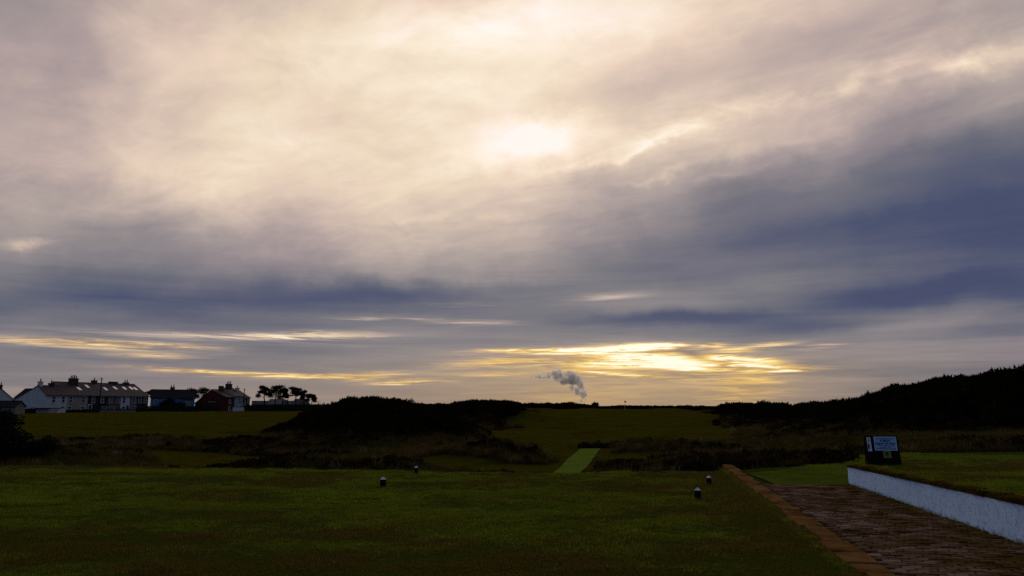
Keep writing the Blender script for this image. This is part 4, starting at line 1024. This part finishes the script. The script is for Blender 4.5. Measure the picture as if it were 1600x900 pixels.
# further houses, left of the terrace
def hpos(px, d, z=-.2): p = at(px, 634, d); return Vector((p.x, p.y, z))
house('cottage', 'white gabled cottage cut off behind the dark garden hedge', hpos(21, 224), R(122), 9, 7.4, 3.7, 3.4, 6.9, 3.4, m_wht, m_slated, None, (), (), ((2.6, 3.7, .8, .8, 8.0, 1, None),), (), ())
house('cottage', 'dark roofed cottage behind the white end gable', hpos(21, 262), R(-33), 8, 6.5, 3.2, 4.6, 7.6, 4.6, m_crm, m_slated, None)
house('garden_hut', 'low dark roofed hut in front of the white gabled cottage', hpos(-8, 176), R(5), 4.6, 4.2, 2.1, 1.6, 2.75, 1.6, m_gry, m_slated, None, gutter=False)
# lean-to shed before the white end house
sh = thing('garden_shed', 'pale flat roofed shed in front of the white end house', 'shed', hpos(57, 190, -.35), TH * .25)
mb = MB(); mb.box(0, 2.6, 0, 2.2, -.4, 1.15); mb.build('wall', m_palebl, sh); mb = MB(); mb.box(2.604, 4.9, -.3, 2.2, -.4, 1.0); mb.build('wall', m_pnk, sh)
mb = MB(); mb.box(-.2, 5.1, -.45, 2.4, 1.153, 1.42); mb.build('roof', m_slated, sh)
def low_wall(label, px0, d0, px1, d1, h, m_, w=.25):
    a, b = Vector(gp(px0, d0)), Vector(gp(px1, d1)); t = thing('boundary_wall', label, 'wall', a, 0); L = b - a; nrm = Vector((-L.y, L.x, 0)).normalized() * w / 2; z0, z1 = Vector((0, 0, -.4)), Vector((0, 0, h))
    mb = MB(); mb.hexa([-nrm + z0, L - nrm + z0, L + nrm + z0, nrm + z0], [-nrm + z1, L - nrm + z1, L + nrm + z1, nrm + z1]); mb.build('body', m_, t)
    mb = MB(); n2 = nrm * 1.4; z2 = Vector((0, 0, h + .003)); z3 = Vector((0, 0, h + .09)); mb.hexa([-n2 + z2, L - n2 + z2, L + n2 + z2, n2 + z2], [-n2 + z3, L - n2 + z3, L + n2 + z3, n2 + z3]); mb.build('coping', m_gry, t)
low_wall('long pale coped wall in front of the stone terrace gardens', 156, 208, 212, 218, .55, m_gry)
low_wall('short white wall before the end of the white house', 86, 196, 103, 198, 1.15, m_wht)
low_wall('white wall in front of the cream terrace', 364, 240, 384, 244, 1.2, m_wht)
# blue house
B0 = hpos(234.5, 246, -.2)
house('detached_house', 'bright blue house with dark slate roof half hidden by a garden tree', B0, R(25), 13.4, 9, 4.5, 4.5, 7.0, 4.5, m_blue, m_slated, None,
      ((1.6, 3.1, .9, 1.3), (4.6, 3.1, 1.6, 1.2)), (), ((6.4, 4.5, 1.4, .9, 8.0, 2, None),), ())
house('outbuilding', 'pale blue grey gabled extension right of the blue house', hpos(283, 250, -.2), R(20), 3.1, 6, 3, 3.9, 5.0, 3.9, m_palebl, m_slated, None)
# red brick house and cream terrace
R0 = Vector(gp(352, 250)); R0.z = -.2
T0_keep = T0; T0 = R0
s_a, s_b, s_c = tl(366), tl(383), tl(390)
house('brick_house', 'red brick gabled house at the end of the cream terrace', R0, TH, s_a - .01, 13., 6.0, 4.7, 7.1, 2.6, m_red, m_slate, 'cottages of the far terrace',
      ((2.0, 3.3, .8, 1.3), (5.0, 3.3, .8, 1.3), (2.0, 1., .8, 1.3)), ((5., .9, 2.),), ((s_a - 1.2, 5., 1.4, 1., 8.5, 0, None),), (), ((5., 3.6, 1., .8), (6.6, 3.6, 1., .8)))
n_h = 3
for k in range(n_h):
    w_ = (s_b - s_a) / n_h
    house('terrace_house', ['cream terrace house adjoining the red brick gable', 'middle cream house of the far terrace under tall chimneys', 'last cream house of the far terrace beside its brick end'][k], R0 + FD * (s_a + w_ * k), TH, w_ - .012, 11, 5.5, 5.0, 7.7, 4.2, m_crm, m_slate,
          'cottages of the far terrace', ((w_ * .3, 3.6, .8, 1.4), (w_ * .7, 3.6, .8, 1.4), (w_ * .3, 1., .9, 1.3)), ((w_ * .72, .9, 2.),), ((w_ * .5, 5.2, 2.2, 1.0, 9.3, 3, None),) if k == 1 else (), (), (), over=(-.003, -.003))
house('brick_house', 'small brick house closing the far terrace beside a pole', R0 + FD * s_b, TH, s_c - s_b, 9, 4.5, 4.6, 6.8, 4., m_red, m_slate, 'cottages of the far terrace', ((1.4, 3.3, .8, 1.3),), (), ((.8, 4.5, 1.2, .9, 8.0, 1, m_wht),), ())
T0 = T0_keep
# pale houses beyond the pines
for (px, d, w_, dp, he, hr, rz, wm, lab) in ((402, 400, 8, 7, 2.2, 3.9, 20, m_palebl, 'pale low house at the left end beyond the pines'), (424, 420, 9, 8, 2.4, 5.0, -10, m_gry, 'grey roofed bungalow beyond the tallest pine'),
                                            (440, 430, 8, 8, 2.2, 4.6, 40, m_palebl, 'pale gabled bungalow seen between the pine trunks'), (456, 440, 8, 8, 2.2, 4.2, 10, m_gry, 'long pale bungalow beyond the flat topped pine'),
                                            (474, 410, 7, 7, 2.4, 5.0, 45, m_palebl, 'small gabled house beyond the leaning pine')):
    house('bungalow', lab, hpos(px - 8, d, .1), R(rz), w_, dp, dp / 2, he, hr, he, wm, m_slate if wm is m_palebl else m_gry, 'pale houses beyond the pines', ((2.5, 1.4, 1.4, 1.2), (w_ - 2.5, 1.4, 1.4, 1.2)), (), (), ())
# poles
m_pole = mat('weathered_pole', (.020, .014, .012), (.034, .024, .020), 6, .85, .4, 30)
def pole(label, px, d, py_top, arm=True):
    l = gp(px, d); h = at(px, py_top, d).z - l[2]; t = thing('telegraph_pole', label, 'pole', (l[0], l[1], l[2] - .4), TH, 'telegraph poles before the cottages')
    mb = MB(); mb.tube([(0, 0, 0), (0, 0, h * .5), (0, 0, h + .4)], [.17, .15, .12], 10); mb.build('shaft', m_pole, t, smooth_=True)
    mb = MB(); mb.box(-.06, .06, -.55, .55, h - .1, h); mb.build('crossarm', m_pole, t)
    for y in (-.45, .45):
        mb = MB(); mb.tube([(0, y, h), (0, y, h + .18)], [.05, .03], 6); mb.build('insulator', m_pot, t)
    return Vector((l[0], l[1], l[2] + h))
pt = pole('tall telegraph pole in front of the dark stone terrace houses', 155.3, 206, 590)
pole('thin pole in front of the small brick end house', 380.5, 246, 607)
def wire(label, a, b, sag=.5):
    mb = MB(); P = [a.lerp(b, k / 12) - Vector((0, 0, sag * 4 * (k / 12) * (1 - k / 12))) for k in range(13)]
    o = MB(); o.tube(P, [.02] * 13, 4); tag(o.build('overhead_wire', m_pole), label, 'wire')
wire('thin overhead wire between the pole and the tall pinkish house chimney', pt, Vector(at(136, 593.5, 214)), .3)
# gull near the low chimney
gl = at(83.2, 598.3, 180); m_gull = mat('gull_plumage', (.10, .10, .11), (.16, .16, .17), 4, .8)
gt = thing('gull', 'small gull gliding above the white end house roof', 'bird', gl, R(70))
mb = MB(); mb.tube([(-.24, 0, 0), (-.12, 0, .01), (.05, 0, .02), (.18, 0, .03), (.25, 0, .02)], [.01, .06, .075, .05, .01], 8); mb.build('body', m_gull, gt, smooth_=True)
for sgn in (-1, 1):
    mb = MB(); mb.hexa([(-.06, 0, .02), (.08, 0, .02), (.10, sgn * .3, .12), (.0, sgn * .3, .12)], [(-.06, 0, .04), (.08, 0, .04), (.10, sgn * .3, .135), (.0, sgn * .3, .135)])
    mb.hexa([(.0, sgn * .301, .12), (.10, sgn * .301, .12), (-.04, sgn * .66, .07), (-.07, sgn * .66, .07)], [(.0, sgn * .301, .135), (.10, sgn * .301, .135), (-.04, sgn * .66, .078), (-.07, sgn * .66, .078)]); mb.build('wing', m_gull, gt)
# flagstick at the far green
fl = gp(976, 165); ft = thing('golf_flag', 'thin pale flagstick at the top of the fairway', 'flagstick', (fl[0], fl[1], fl[2] - .05))
mb = MB(); mb.tube([(0, 0, 0), (0, 0, 1.1), (0, 0, 2.2)], [.035, .03, .03], 8); mb.build('stick', m_frame, ft)
mb = MB(); mb.hexa([(.02, 0, 1.78), (.40, .12, 1.74), (.40, .135, 1.74), (.02, .015, 1.78)], [(.02, 0, 2.18), (.40, .12, 2.05), (.40, .135, 2.05), (.02, .015, 2.18)]); mb.build('flag', mat('yellow_flag', (.3, .22, .08), (.36, .27, .1), 5, .9), ft)
bush('skyline_tree', 'tiny round tree on the skyline right of the steam plume', 'tree', gp(930, 192), (1.2, 1.2, 2.0), 61, 900, .16)
bush('skyline_tree', 'small bare tree on the skyline right of the gorse hillock', 'tree', gp(641, 165), (1.6, 1.6, 3.0), 62, 700, .15)
# ------------------------------------------------------------------ steam plume of a far chimney
def plume():
    Dd = 2600.; bm = bmesh.new(); r = np.random.default_rng(5)
    trail = [(912, 632, 4), (911, 624, 5), (911, 617, 7), (907, 610, 9), (902, 602, 12), (898, 595, 14), (888, 591, 14), (877, 589, 12), (867, 587, 10), (860, 584, 7)]
    wisp = [(857, 590, 5.5), (851, 588.5, 5), (845, 588, 5.5), (838, 588.5, 4.2), (830, 588, 3.2)]
    for (px, py, rr) in trail + wisp:
        for k in range(11):
            a = r.uniform(0, 6.28); q = rr * r.uniform(.3, .95); p = at(px + q * math.cos(a), py + q * math.sin(a) * .8, Dd + r.uniform(-18, 18)); R_ = rr * r.uniform(.28, .55) * Dd / F
            bmesh.ops.create_icosphere(bm, subdivisions=2, radius=R_, matrix=Matrix.Translation(p) @ Matrix.Diagonal((1, 1, .9, 1)))
    me = bpy.data.meshes.new('steam_plume'); bm.to_mesh(me); bm.free()
    m_ = bpy.data.materials.new('steam'); m_.use_nodes = True; t = m_.node_tree; t.nodes.remove(t.nodes['Principled BSDF'])
    v = t.nodes.new('ShaderNodeVolumePrincipled'); v.inputs['Color'].default_value = (.91, .90, .93, 1); v.inputs['Density'].default_value = .075; v.inputs['Anisotropy'].default_value = .65
    t.links.new(v.outputs[0], t.nodes['Material Output'].inputs['Volume'])
    me.materials.append(m_); o = link('steam_plume', me)
    rm = o.modifiers.new('union', 'REMESH'); rm.mode = 'VOXEL'; rm.voxel_size = 2.6
    tx = bpy.data.textures.new('billow', 'CLOUDS'); tx.noise_scale = 11; tx.noise_depth = 3
    ds = o.modifiers.new('billow', 'DISPLACE'); ds.texture = tx; ds.strength = 9; ds.mid_level = .52; ds.texture_coords = 'GLOBAL'
    tag(o, 'grey and golden steam plume drifting above the skyline', 'smoke')
plume()
